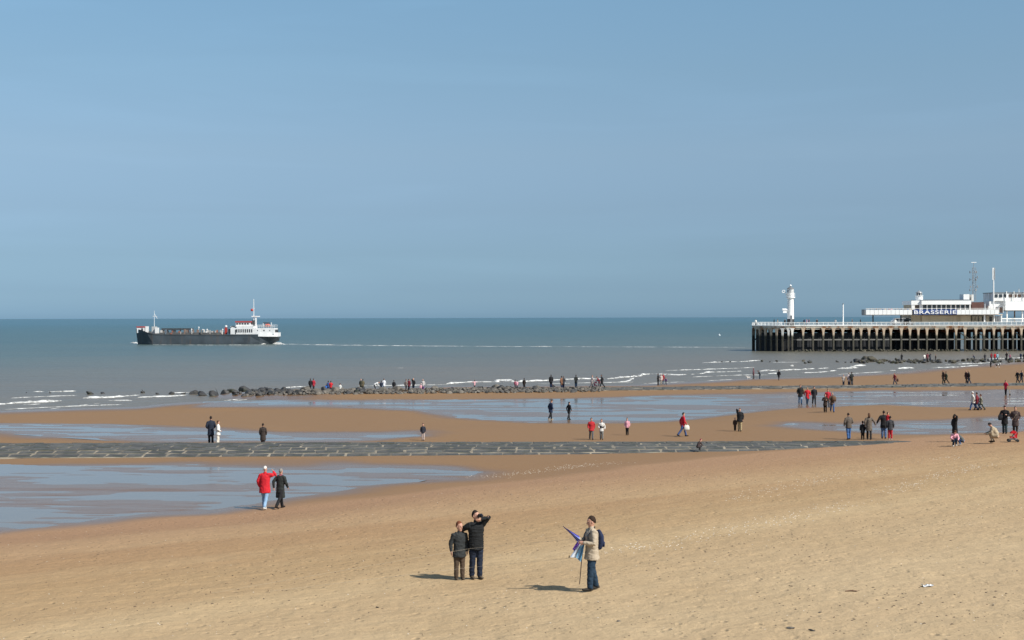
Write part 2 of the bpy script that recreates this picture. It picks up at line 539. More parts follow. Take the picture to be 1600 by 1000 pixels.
def pool_material():
    k = N('standing_water')
    v = k.co()
    k.set('Base Color', k.mix(k.noise(v, .5, 3), (.135, .110, .085), (.175, .140, .105)))
    k.set('Roughness', .04).set('IOR', 1.33)
    r = k.noise(k.co(scale=(.7, 3.4, 1)), 1.0, 4, .65)
    b = k.new('Bump', Distance=.03); k.l.new(r, b.inputs['Height'])
    k.l.new(k.rng(k.noise(v, .12, 3), .35, .65, .03, .30), b.inputs['Strength'])
    k.set('Normal', b.outputs[0])
    return k.m
pool_mat = pool_material()
for lev, poly, thr, size, rip in POOLS:
    cx = sum(p[0] for p in poly) / len(poly); cy = sum(p[1] for p in poly) / len(poly)
    pm = MB()
    big = [(p[0] + (1.2 if p[0] > cx else -1.2), p[1] + (1.6 if p[1] > cy else -1.6), lev) for p in poly]
    pm.add(big, [tuple(range(len(big)))])
    tag(pm.build('tide_pool', pool_mat), 'shallow water standing on the tidal flat', None, kind='structure')

# ------------------------------------------------------------------ surf
def foam_material():
    k = N('foam'); v = k.co()
    n = k.noise(v, .9, 5, .7)
    k.set('Base Color', k.mix(k.rng(n, .3, .62, 0, 1), (.34, .34, .32), (.80, .80, .77))).set('Roughness', .85)
    k.set('Normal', k.bump(k.noise(v, 2.5, 4), .8, .15))
    lace = k.noise(k.co(scale=(.9, 1.6, 2.0)), 1.0, 5, .7)
    k.set('Alpha', k.rng(lace, .36, .54, .12, 1))
    return k.m
foam_mat = foam_material()
def foam_strip(mb, pts, width, height, gap=.0, seed=0, step=.5, z=0.0, thin=.62, low=.62):
    """one line of broken water: a ragged low ridge following a path on the sea"""
    P = [on_level(px, py, 0.0) for px, py in pts]
    L = [0]
    for a, b in zip(P, P[1:]): L.append(L[-1] + (b - a).length)
    n = max(6, int(L[-1] / step)); rg = np.random.default_rng(seed + 100)
    rows = []
    ph = rg.random() * 900
    for i in range(n + 1):
        s_ = L[-1] * i / n
        j = max(0, min(len(P) - 2, int(np.searchsorted(L, s_)) - 1))
        t = (s_ - L[j]) / max(L[j + 1] - L[j], 1e-6)
        p = P[j].lerp(P[j + 1], t); dirv = (P[j + 1] - P[j]).normalized(); nn = Vector((-dirv.y, dirv.x, 0))
        tt = i / n; env = min(1, tt * 7, (1 - tt) * 7) ** .6
        a = float(fbm(np.array([s_ / 4 + ph]), np.array([ph]), 3)[0]); b2 = float(fbm(np.array([s_ / 1.1 + ph]), np.array([ph + 40]), 3)[0])
        amp = env * max(0.0, .80 + 1.0 * a + .7 * b2 - gap * .8)
        w = width * amp * thin; h = height * amp * low
        c = p + nn * (width * .5 * float(fbm(np.array([s_ / 7 + ph]), np.array([ph + 9]), 2)[0]))
        rows.append((c, nn, w, h))
    vs, fs = [], []
    prof = [(-.9, 0.0), (-.5, .35), (-.15, .9), (.12, 1.0), (.5, .45), (1.0, 0.0)]
    for c, nn, w, h in rows:
        for u, q in prof:
            jz = float(rg.normal()) * .12 * h
            vs.append(c + nn * (u * w * .5 + float(rg.normal()) * .06 * w) + Vector((0, 0, z + .012 + max(0, q * h + jz) - (.06 if q == 0 else 0))))
    m_ = len(prof)
    for i in range(n):
        if rows[i][2] < .05 and rows[i + 1][2] < .05: continue
        for k_ in range(m_ - 1):
            fs.append((i * m_ + k_, i * m_ + k_ + 1, (i + 1) * m_ + k_ + 1, (i + 1) * m_ + k_))
    mb.add(vs, fs)
surf = MB()
LINES = [
    ([(-40, 635), (30, 630), (60, 628), (92, 626)], 2.2, .26, .15), ([(20, 633), (60, 631)], 1.6, .12, .3),
    ([(128, 622), (170, 621), (215, 617)], 2.2, .26, .05), ([(170, 626), (206, 626)], 1.4, .12, .2), ([(215, 621), (270, 619), (290, 617)], 1.2, .14, .2),
    ([(52, 612), (90, 612), (118, 611)], 2.0, .30, .25), ([(40, 643), (100, 636), (155, 630)], .8, .04, .6), ([(200, 639), (330, 632), (400, 622)], .7, .04, .7),
    ([(350, 626), (400, 621), (440, 616)], .8, .05, .5), ([(265, 614), (300, 613)], .9, .10, .3),
    ([(700, 600), (735, 597), (775, 597)], 1.8, .22, .1), ([(772, 597), (785, 595), (800, 596)], 3.0, .42, -.1), ([(800, 597), (830, 596), (870, 594), (905, 592), (945, 592)], 2.0, .26, .0),
    ([(945, 592), (992, 588), (1015, 584)], 2.0, .26, .0), ([(1012, 584), (1060, 586), (1110, 582), (1160, 580)], 2.0, .22, .1), ([(957, 597), (975, 596), (988, 590)], 1.1, .10, .2),
    ([(1100, 567), (1160, 565), (1192, 563)], 2.0, .22, .1), ([(1205, 566), (1250, 566)], 1.5, .10, .4), ([(1190, 580), (1215, 579), (1245, 578), (1275, 576)], 2.4, .28, .0),
    ([(1276, 576), (1294, 575)], 1.8, .18, .0), ([(1306, 576), (1325, 575), (1340, 572), (1354, 571)], 3.0, .34, -.1), ([(1254, 583), (1280, 582), (1307, 579)], 1.8, .16, .1),
    ([(1198, 584), (1216, 583)], 1.6, .16, .1), ([(1405, 576), (1426, 575)], 2.0, .22, .0), ([(1456, 575), (1490, 574), (1524, 571)], 1.9, .18, .1), ([(1234, 572), (1240, 572)], 2.0, .40, -.2),
    ([(1390, 579), (1400, 579)], 1.2, .12, .1), ([(1478, 570), (1560, 566)], 1.6, .14, .2), ([(1000, 600), (1080, 596), (1180, 591)], .7, .04, .6),
    ([(560, 603), (640, 602), (700, 601)], 1.0, .10, .2), ([(840, 600), (930, 598), (990, 597)], .9, .06, .3), ([(1080, 589), (1160, 586), (1200, 586)], 1.2, .10, .2), ([(1040, 579), (1110, 577), (1180, 574)], 1.2, .12, .3), ([(-20, 624), (60, 620), (120, 618)], 1.2, .14, .3), ([(1310, 585), (1380, 581)], 1.0, .06, .3), ([(0, 640), (60, 637), (130, 634), (190, 632)], .9, .05, .2),
    ([(1540, 561), (1600, 559)], 1.6, .2, .1), ([(440, 606), (480, 604)], 1.2, .16, .2), ([(620, 575), (640, 575)], 1.4, .05, .3),
]
for i, (pts, w, h, gap) in enumerate(LINES):
    foam_strip(surf, pts, w, h, gap, i)
tag(surf.build('surf_foam', foam_mat, smooth=True), 'white broken foam of small waves near the shore', 'foam', kind='stuff')

# ------------------------------------------------------------------ stone
def stone_material(name, a, b, weed=0.0, rough=.7, bumpd=.06):
    k = N(name)
    info = k.new('ObjectInfo')
    v = k.co(src='Object'); off = k.new('VectorMath', operation='ADD')
    k.l.new(v, off.inputs[0]); k.l.new(info.outputs['Random'], off.inputs[1])
    n = k.noise(off.outputs[0], 2.2, 5, .65)
    c = k.mix(k.rng(n, .3, .7, 0, 1), a, b)
    c = k.mix(k.math('MULTIPLY', info.outputs['Random'], .5), c, tuple(x * .5 for x in a))
    if weed:
        g = k.noise(k.co(scale=(.35, .6, .6)), 1.0, 4)
        c = k.mix(k.rng(g, .62 - weed * .2, .75 - weed * .2, 0, .8), c, (.035, .048, .018))
    k.set('Base Color', c).set('Roughness', rough)
    k.set('Normal', k.bump(k.noise(off.outputs[0], 7, 4, .65), .7, bumpd))
    return k.m
paving_mat = stone_material('paving_stone', (.056, .055, .050), (.142, .134, .116), 0.25, .65)
rock_mat = stone_material('rock', (.085, .076, .064), (.22, .195, .16), .0, .8)
dark_rock_mat = stone_material('dark_rock', (.028, .028, .030), (.070, .066, .060), .25, .65)
mussel_mat = stone_material('mussel_rock', (.045, .042, .032), (.12, .105, .07), .5, .8)
mortar_mat = paint('mortar_bed', (.29, .245, .18), .9, .4, .8, .4, ((.075, .07, .06), .65, .5))

def stone_mesh(name, mat, seed):
    """worn paving block, one unit wide and deep"""
    rg = random.Random(seed)
    j = lambda a=.04: rg.uniform(-a, a)
    base = [(-.5 + j(), -.5 + j()), (0 + j(.1), -.5 + j()), (.5 + j(), -.5 + j()), (.5 + j(.05), 0), (.5 + j(), .5 + j()), (0 + j(.1), .5 + j()), (-.5 + j(), .5 + j()), (-.5 + j(.05), 0)]
    vs = [(x, y, -.9) for x, y in base] + [(x, y, -.10 + j(.06)) for x, y in base] + [(x * .955 + j(.012), y * .94 + j(.012), .05 + j(.05)) for x, y in base] + [(j(.1), j(.1), .09 + j(.05))]
    fs = []
    for r in (0, 8):
        for i in range(8):
            k = (i + 1) % 8
            fs.append((r + i, r + k, r + 8 + k, r + 8 + i))
    fs += [(16 + i, 16 + (i + 1) % 8, 24) for i in range(8)]
    b = MB(); b.add(vs, fs)
    me = b.mesh(name); me.materials.append(mat)
    return me

def build_paved_groyne():
    root = empty('stone_groyne', (-10, 89, .9))
    tag(root, 'low groyne paved with dark blocks and pale joints, its end buried in sand', 'groyne')
    variants = [stone_mesh('paving_stone', paving_mat, 40 + i) for i in range(9)]
    # bed of pale mortar that shows in the joints
    b = MB(); nx, nyv = 60, 28
    xs_ = np.linspace(-62, 25, nx); ys_ = np.linspace(GROY_Y0 - .1, GROY_Y1 + .1, nyv)
    vs = []
    for y in ys_:
        for x in xs_:
            vs.append((x + 10, y - 89, float(groyne_top(x, np.array([y]))[0]) - .9 - .024))
    fs = [(jj * nx + ii, jj * nx + ii + 1, (jj + 1) * nx + ii + 1, (jj + 1) * nx + ii) for jj in range(nyv - 1) for ii in range(nx - 1)]
    n0 = len(vs)
    for x in xs_: vs.append((x + 10, GROY_Y0 - .25 - 89, -.5))
    fs += [(n0 + ii, n0 + ii + 1, ii + 1, ii) for ii in range(nx - 1)]
    n1 = len(vs)
    for x in xs_: vs.append((x + 10, GROY_Y1 + .4 - 89, -.6))
    o_ = (nyv - 1) * nx
    fs += [(o_ + ii, o_ + ii + 1, n1 + ii + 1, n1 + ii) for ii in range(nx - 1)]
    b.add(vs, fs); b.build('mortar_bed', mortar_mat, root, True)
    far = MB(); count = 0
    y = GROY_Y0 + .06; row = 0; rg = random.Random(5)
    while y < GROY_Y1 - .5:
        dep = rg.uniform(.86, 1.0); x = -45 + rg.uniform(-1, 0) if row < 5 else -60
        lim = 24
        gaps = (.16, .16, .15, .13, .11, .10, .09, .08)
        while x < lim:
            wdt = rg.choice((1.0, 1.2, 1.35, 1.5, 1.8)) * rg.uniform(.9, 1.1)
            gap = gaps[min(row, 7)] if x > -15 or row < 2 else .07
            yc = y + dep / 2; jt = .004 if x > -15 or row < 2 else .03
            zt = float(groyne_top(x, np.array([yc]))[0])
            if gz(x + wdt / 2, yc) < zt + .1:
                sl = (float(groyne_top(x, np.array([yc + .3]))[0]) - float(groyne_top(x, np.array([yc - .3]))[0])) / .6
                M = Matrix.Translation((x + wdt / 2 + 10, yc - 89, zt - .9 + rg.uniform(-.022, -.016) + (rg.uniform(.0, .035) if (x < -15 and row > 1) or row > 4 else 0))) @ Matrix.Rotation(math.atan(sl) + rg.uniform(-jt, jt), 4, 'X') @ Matrix.Rotation(rg.uniform(-jt, jt), 4, 'Y') @ Matrix.Rotation(rg.uniform(-.02, .02), 4, 'Z') @ Matrix.Shear('YZ', 4, (rg.uniform(-.35, .35), 0)).transposed() @ Matrix.Diagonal((wdt - gap * .55, dep - gap * 1.15, rg.uniform(.10, .13), 1))
                inview = abs(x + wdt / 2) < yc * .375 + 1
                if row < 6 and inview and count < 298:
                    o = bpy.data.objects.new('paving_stone', rg.choice(variants))
                    link(o, root); o.matrix_local = M; count += 1
                else:
                    me = rg.choice(variants)
                    far.add([M @ vtx.co for vtx in me.vertices], [tuple(p.vertices) for p in me.polygons])
            x += wdt
        y += dep; row += 1
    tag(far.build('paving_stones', paving_mat, root), kind='stuff')
build_paved_groyne()

def rock_mesh(name, mat, seed, n=20):
    rg = np.random.default_rng(seed)
    bm = bmesh.new()
    for _ in range(n):
        p = rg.normal(size=3); p /= np.linalg.norm(p)
        p *= rg.uniform(.85, 1.05)
        bm.verts.new((p[0] * .5, p[1] * .42, p[2] * .36))
    r = bmesh.ops.convex_hull(bm, input=bm.verts)
    bmesh.ops.delete(bm, geom=[g for g in r['geom_interior'] if isinstance(g, bmesh.types.BMVert)], context='VERTS')
    bmesh.ops.bevel(bm, geom=bm.edges[:], offset=.035, segments=1, affect='EDGES')
    bmesh.ops.triangulate(bm, faces=bm.faces[:])
    me = bpy.data.meshes.new(name); bm.to_mesh(me); bm.free()
    me.materials.append(mat)
    return me
rocks_light = [rock_mesh('boulder', rock_mat, 200 + i) for i in range(8)]
rocks_dark = [rock_mesh('boulder', dark_rock_mat, 300 + i) for i in range(8)]
rocks_mussel = [rock_mesh('boulder', mussel_mat, 400 + i, 14) for i in range(6)]

def place_rock(meshes, p, size, rg, parent=None, origin=Vector((0, 0, 0)), flat=1.0):
    o = bpy.data.objects.new('boulder', rg.choice(meshes))
    link(o, parent)
    o.location = Vector(p) - origin
    o.rotation_euler = (rg.uniform(-.5, .5), rg.uniform(-.5, .5), rg.uniform(0, 6.28))
    o.scale = (size * rg.uniform(.8, 1.3), size * rg.uniform(.8, 1.2), size * rg.uniform(.7, 1.1) * flat)
    return o

def ridge_y(x):
    for (x0, y0), (x1, y1) in zip(RIDGE, RIDGE[1:]):
        if x <= x1: return y0 + (y1 - y0) * (x - x0) / (x1 - x0)
    return RIDGE[-1][1]
def build_rock_groyne():
    rg = random.Random(21)
    org = Vector((-10, 173.5, .2))
    root = empty('rock_groyne', org)
    tag(root, 'long low groyne of tumbled grey boulders with a line of visitors on it', 'groyne')
    for i in range(296):
        x = rg.uniform(-31, 10.5) if i > 30 else rg.uniform(-33, -24)
        off = rg.uniform(-5.4, 1.4)
        big = rg.random() < .22
        size = rg.uniform(.95, 1.6) if big else rg.uniform(.45, .9)
        if x > 3: size *= .7
        z = max(gz(x, ridge_y(x) + off), .05) + rg.uniform(-.02, .12) + .12 * max(0, 1 - abs(off + .5) / 5) * (1 if x < 4 else .4)
        place_rock(rocks_dark if (x < -25 or rg.random() < .25) else rocks_light, (x, ridge_y(x) + off, z), size, rg, root, org)
build_rock_groyne()
def rubble_core():
    rg = random.Random(55); b = MB()
    for i in range(1500):
        x = rg.uniform(-31, 11); off = rg.uniform(-5.4, 2.0); y = ridge_y(x) + off; s_ = rg.uniform(.28, .65)
        z = max(gz(x, y), .0) + .16 * max(0, 1 - abs(off + .5) / 5) + rg.uniform(-.05, .10)
        me = rg.choice(rocks_light if rg.random() < .55 else rocks_dark)
        M = Matrix.Translation((x, y, z)) @ Matrix.Rotation(rg.uniform(0, 6.28), 4, 'Z') @ Matrix.Rotation(rg.uniform(-.6, .6), 4, 'X') @ Matrix.Diagonal((s_, s_, s_ * .8, 1))
        co = [M @ v.co for v in me.vertices]
        b.add([(c.x + 10, c.y - 173.5, c.z - .2) for c in co], [tuple(p.vertices) for p in me.polygons])
    root = [o for o in COL.objects if o.name == 'rock_groyne'][0]
    tag(b.build('rubble', rubble_mat, root), kind='stuff')
rubble_mat = stone_material('rubble', (.055, .050, .043), (.17, .15, .125), .1, .85)
rubble_core()
# big dark blocks standing in the surf at the seaward end
rg = random.Random(4)
SURF_ROCKS = [(41, 614, 3, .5), (78, 614, 6, .6), (141, 616, 12, 1.0), (160, 615, 7, .6), (223, 614, 8, .6), (246, 616, 7, .5), (268, 616, 11, .7), (286, 617, 9, .6),
              (303, 616, 15, .9), (316, 618, 17, .8), (330, 615, 13, .6), (334, 619, 18, .7), (352, 617, 18, .8), (362, 613, 20, 1.0), (384, 612, 24, 1.0), (372, 618, 16, .7)]
LONE = {41: 'tiny dark rock tip awash farthest out from the rock groyne', 78: 'small dark rock awash between two breakers', 141: 'large rounded dark boulder standing alone in the breakers', 160: 'low dark rock just beside the large lone boulder in the breakers', 223: 'dark rock in the foam between the lone boulder and the rock groyne', 362: 'tall angular dark boulder next to the biggest one at the groyne end', 384: 'biggest dark boulder, at the seaward end of the rock groyne'}
for px, py, w, hh in SURF_ROCKS:
    p = on_level(px, py, 0.0); s_ = w * p.y / F
    o = place_rock(rocks_dark, (p.x, p.y, s_ * .10), s_ * 1.15, rg)
    tag(o, LONE.get(px, 'dark wet boulder in the jumble awash at the seaward end of the rock groyne'), 'boulder', 'dark boulders at the seaward end of the rock groyne')

def build_flat_groyne():
    """landward part of the second groyne: a low paved band"""
    root = empty('paved_causeway', (40, 180, .4))
    tag(root, 'flat dark paved band running up the beach from the rock groyne', 'groyne')
    rg = random.Random(8); st = MB(); bed = MB()
    variants = [stone_mesh('causeway_stone', paving_mat, 70 + i) for i in range(5)]
    vs, fs = [], []
    xs_ = np.linspace(3, 108, 70)
    for i, x in enumerate(xs_):
        y = ridge_y(x)
        for off, zz in ((-4.2, -.35), (-3.2, .06), (2.6, .10), (3.4, -.35)):
            vs.append((x - 40, y + off - 180, max(gz(x, y), .42) - .4 + zz))
    for i in range(69):
        for k in range(3): fs.append((i * 4 + k, i * 4 + k + 1, (i + 1) * 4 + k + 1, (i + 1) * 4 + k))
    bed.add(vs, fs); bed.build('mortar_bed', mortar_mat, root)
    for row in range(6):
        x = 3.0
        while x < 106:
            w = rg.uniform(.8, 1.8)
            yc = ridge_y(x) - 2.8 + row * .98
            if rg.random() < .9:
                M = Matrix.Translation((x + w / 2 - 40, yc - 180, max(gz(x, ridge_y(x)), .42) - .4 + .09 + rg.uniform(-.03, .05))) @ Matrix.Rotation(rg.uniform(-.05, .05), 4, 'X') @ Matrix.Diagonal((w - .1, .88, .4, 1))
                me = rg.choice(variants)
                st.add([M @ q.co for q in me.vertices], [tuple(p.vertices) for p in me.polygons])
            x += w
    tag(st.build('paving_stones', paving_mat, root), kind='stuff')
build_flat_groyne()

def build_far_rocks():
    rg = random.Random(31)
    org = on_level(1400, 566, 0); root = empty('far_rock_groyne', org)
    tag(root, 'dark weedy boulders of the groyne in the water before the pier', 'groyne')
    pts = [(1128, 566, 3), (1141, 566, 3), (1191, 565, 7), (1203, 566, 4), (1214, 565, 5), (1255, 565, 7), (1258, 568, 5), (1265, 567, 7), (1308, 566, 6), (1321, 567, 4), (1330, 567, 5),
           (1340, 566, 14), (1352, 564, 16), (1364, 565, 16), (1380, 565, 9)]
    for i in range(118):
        px = rg.uniform(1335, 1612)
        pts.append((px, rg.uniform(564.5, 568.5) - (px - 1335) * .006, rg.choice((4, 5, 6, 7, 8, 10))))
    for px, py, w in pts:
        p = on_level(px, py, .0); s_ = w * p.y / F
        place_rock(rocks_mussel if rg.random() < .6 else rocks_dark, (p.x, p.y, .10 + s_ * .12), s_ * 1.1, rg, root, org)
build_far_rocks()

# ------------------------------------------------------------------ the pier
PY = 383.0
def X_(px, Y=PY): return at(px, 500, Y).x
def Z_(py, Y=PY, px=1400): return at(px, py, Y).z
white_paint = paint('white_paint', (.82, .81, .78), .55, .10, .4, 0, ((.45, .40, .33), .25, .5))
clean_white = paint('clean_white', (.86, .86, .84), .5, .05, .5)
weathered = paint('weathered_concrete', (.62, .56, .46), .85, .22, .5, .2, ((.36, .17, .08), .55, .8))
beige_wall = paint('beige_wall', (.47, .40, .29), .8, .12, .4, 0, ((.34, .28, .19), .3, .5))
grey_paint = paint('grey_paint', (.16, .17, .18), .6, .2, 1.0)
dark_paint = paint('dark_paint', (.022, .026, .03), .6, .2, 1.0)
timber_dark = paint('tarred_timber', (.020, .022, .026), .85, .5, .8, .3)
rust_beam = paint('rusty_beam', (.15, .048, .022), .85, .45, .6, .3, ((.04, .03, .025), .4, .6))
brick_brown = paint('brown_cladding', (.115, .052, .042), .8, .2, .6)
sign_blue = paint('sign_blue', (.022, .065, .24), .5, .15, .8)
letter_white = paint('letter_white', (.85, .85, .85), .5, .03, .5)
red_paint = paint('red_paint', (.42, .045, .035), .55, .2, 1.0)
steel = paint('galvanised_steel', (.36, .37, .38), .5, .2, 1.0, 0, None, .3)
k = N('window_glass'); k.set('Base Color', (.035, .045, .055)).set('Roughness', .08); glass = k.m
k = N('warm_window'); k.set('Base Color', (.09, .055, .04)).set('Roughness', .12); glass_warm = k.m

def pile_material(name, top, rust):
    k = N(name); v = k.co()
    sp = k.new('SeparateXYZ'); k.l.new(v, sp.inputs[0])
    n1 = k.noise(k.co(scale=(1, 1, .25)), 1.6, 5, .65); n2 = k.noise(v, 1.2, 4)
    hz = k.math('ADD', sp.outputs['Z'], k.math('MULTIPLY', k.math('SUBTRACT', n1, .5), 1.6))
    c = k.mix(k.rng(n1, .48, .66, 0, rust), top, (.34, .15, .065))
    low = k.mix(n2, (.035, .032, .026), (.115, .10, .075))
    low = k.mix(k.rng(k.noise(v, .9, 4), .5, .7, 0, .6), low, (.045, .06, .026))
    k.set('Base Color', k.mix(k.rng(hz, 4.0, 4.7, 0, 1), low, c)).set('Roughness', .85)
    k.set('Normal', k.bump(k.noise(v, 6, 4), .5, .05))
    return k.m
pile_mat = pile_material('stained_pile', (.52, .43, .32), .95)
pile_white_mat = pile_material('painted_pile', (.74, .72, .67), .25)

def build_pier():
    root = empty('pier', (0, 0, 0))
    tag(root, 'long pier on rust stained concrete piles with white railing', 'pier')
    cx, cy, rad = X_(1238) + 1.2, PY + 10.2, 10.2
    z_rail, z_deck, z_beam = Z_(503.6), Z_(508.4), Z_(511.6)
    z_top = Z_(512.4); z_low = -1.2
    xr = 195.0
    # outline of the deck: round end, then straight
    arc = [(cx - rad * math.sin(a), cy - rad * math.cos(a)) for a in np.linspace(math.pi, 0, 25)]
    outline = [(xr, PY + 20.4)] + arc + [(xr, PY)]
    def slab(z0, z1, grow):
        o = []
        for x, y in outline:
            dx, dy = x - cx, y - cy
            if x <= cx + .01:
                l = math.hypot(dx, dy); o.append((cx + dx / l * (l + grow), cy + dy / l * (l + grow)))
            else: o.append((x, y + (grow if y > cy else -grow)))
        n = len(o); mbx = MB()
        mbx.add([(x, y, z0) for x, y in o] + [(x, y, z1) for x, y in o],
                [tuple(range(n)), tuple(range(n, 2 * n))] + [(i, (i + 1) % n, n + (i + 1) % n, n + i) for i in range(n)])
        return mbx
    slab(z_beam, z_deck - .12, .0).build('deck', weathered, root)
    slab(z_deck - .118, z_deck + .06, .14).build('deck_edge', white_paint, root)
    slab(z_top - .35, z_beam - .003, -.25).build('edge_beam', weathered, root)
    # where the piles stand
    front = [1238, 1255, 1270.5, 1286.5, 1302.5, 1317, 1333.5, 1345.5, 1358, 1370, 1381, 1392, 1408.5, 1422, 1435, 1448.5, 1463.7, 1480, 1494, 1508, 1525, 1537.7, 1553, 1566.6, 1582.8, 1596, 1611, 1626, 1641, 1657, 1672, 1690]
    spots = [(X_(p), PY + .25, 0.0) for p in front]
    for p in (1229, 1220, 1211.5, 1203.5, 1196, 1189, 1182.5, 1178.6):
        sn = max(0, min(1, (cx - X_(p, PY + 3)) / rad)); a = math.asin(sn)
        spots.append((cx - (rad - .25) * math.sin(a), cy - (rad - .25) * math.cos(a), -a))
    for i in range(6):
        a = math.pi * .5 + (i + .5) * math.pi / 12
        spots.append((cx - (rad - .25) * math.sin(a), cy - (rad - .25) * math.cos(a), -a))
    half = [(.66, z_top + .0), (.44, z_top - .30), (.32, z_top - .75), (.26, z_top - 1.4), (.22, z_top - 2.4), (.21, z_low)]
    poly = [(-w, z) for w, z in half] + [(w, z) for w, z in reversed(half)]
    b = MB(); b.prism(poly, -.28, .28)
    me = b.mesh('pile'); me.materials.append(pile_mat)
    me_w = me.copy(); me_w.materials.clear(); me_w.materials.append(pile_white_mat)
    for i, (x, y, a) in enumerate(spots):
        o = bpy.data.objects.new('pile', me_w if i in (0, 32, 33) else me)
        link(o, root); o.location = (x, y, 0); o.rotation_euler = (0, 0, a)
    # tie beams between the piles, half way down
    zt = Z_(530.5)
    MB().box(cx, xr, PY + .12, PY + .34, zt - .16, zt + .16).build('tie_beam', paint('tie_concrete', (.20, .19, .17), .85, .3, .8), root)
    mbx = MB()
    for i in range(24):
        a0, a1 = math.pi * .75 * i / 24, math.pi * .75 * (i + 1) / 24
        r_ = rad - .25
        mbx.bar((cx - r_ * math.sin(a0), cy - r_ * math.cos(a0), zt), (cx - r_ * math.sin(a1), cy - r_ * math.cos(a1), zt), .14, 5)
    mbx.build('tie_beam', timber_dark, root)
    # rust red cross girders under the deck, and inner rows of tarred piles
    for i, p in enumerate(front):
        MB().box(X_(p) - .18, X_(p) + .18, PY + .6, PY + 19.8, z_top - 1.25, z_top - .36).build('cross_girder', rust_beam, root)
    inner = MB()
    inner.bar((0, 0, z_low), (0, 0, z_top - 1.26), .30, 8)
    ime = inner.mesh('inner_pile'); ime.materials.append(timber_dark)
    for i, p in enumerate(front):
        for dy in (5.5, 8.0, 10.5, 13.0, 15.5, 19.6):
            o = bpy.data.objects.new('inner_pile', ime); link(o, root); o.location = (X_(p) + (.35 if dy > 6 else -.2) + .23 * (dy - 5.5), PY + dy, 0)
    for p, p2 in zip(front, front[1:]):
        if p > 1490:
            for dy, fr in ((6.5, .5), (12.0, .35), (17.0, .7)):
                o = bpy.data.objects.new('inner_pile', ime); link(o, root); o.location = (X_(p + (p2 - p) * fr) + .27 * dy, PY + dy, 0)
    # tarred sheeting that closes the pier head behind the first row
    sh = MB()
    path = [(cx - (rad - 1.6) * math.sin(a), cy - (rad - 1.6) * math.cos(a)) for a in np.linspace(math.pi * .98, 0, 60)]
    x = cx
    while x < X_(1392): x += .35; path.append((x, PY + 1.6))
    while x < X_(1505): x += .35; path.append((x, PY + 9.0))
    vs, fs = [], []
    for i, (x, y) in enumerate(path):
        dd = .10 if i % 2 else 0
        vs += [(x, y + dd, z_low), (x, y + dd, z_top - 1.3)]
    for i in range(len(path) - 1): fs.append((2 * i, 2 * i + 2, 2 * i + 3, 2 * i + 1))
    sh.add(vs, fs); sh.build('timber_sheeting', timber_dark, root)
    # some diagonal braces seen towards the shore
    for p0, p1 in ((1508, 1525), (1537.7, 1525), (1537.7, 1553), (1582.8, 1566.6), (1596, 1611)):
        MB().bar((X_(p0), PY + 5.2, z_top - 1.3), (X_(p1), PY + 5.2, zt), .13, 6).build('brace', weathered, root)
    # railing
    def outer(s):
        """point at arc length s from the far side of the round end along the seaward rim"""
        la = math.pi * rad
        if s < la: a = math.pi - s / rad; return (cx - rad * math.sin(a), cy - rad * math.cos(a))
        return (cx + s - la, PY)
    tot = math.pi * rad + xr - cx
    pm = MB(); pm.box(-.05, .05, -.05, .05, z_deck + .0, z_rail - .03); pme = pm.mesh('railing_post'); pme.materials.append(white_paint)
    s_ = .2
    while s_ < tot:
        o = bpy.data.objects.new('railing_post', pme); link(o, root); xy = outer(s_); o.location = (xy[0], xy[1], 0); s_ += 1.3
    pts = [outer(t) for t in np.linspace(0, tot, 90)]
    for zz, r_ in ((z_rail, .075), (z_rail - .30, .03), (z_rail - .56, .03)):
        rb = MB()
        for a, c in zip(pts, pts[1:]): rb.bar((a[0], a[1], zz), (c[0], c[1], zz), r_, 5)
        rb.build('rail', white_paint, root)
    return z_deck
DECK = build_pier()

def build_pier_rubble():
    rg = random.Random(77)
    org = Vector((X_(1400), PY - 2, 0)); root = empty('rubble_mound', org)
    tag(root, 'narrow mound of weedy rubble along the foot of the pier piles', 'rocks')
    for i in range(240):
        x = X_(rg.uniform(1236, 1625)); s_ = rg.uniform(.4, 1.15)
        if x < X_(1290) and rg.random() < .5: s_ *= .6
        place_rock(rocks_mussel, (x, PY - 1.2 + rg.uniform(-1.6, 1.8), rg.uniform(.0, .45)), s_, rg, root, org)
build_pier_rubble()

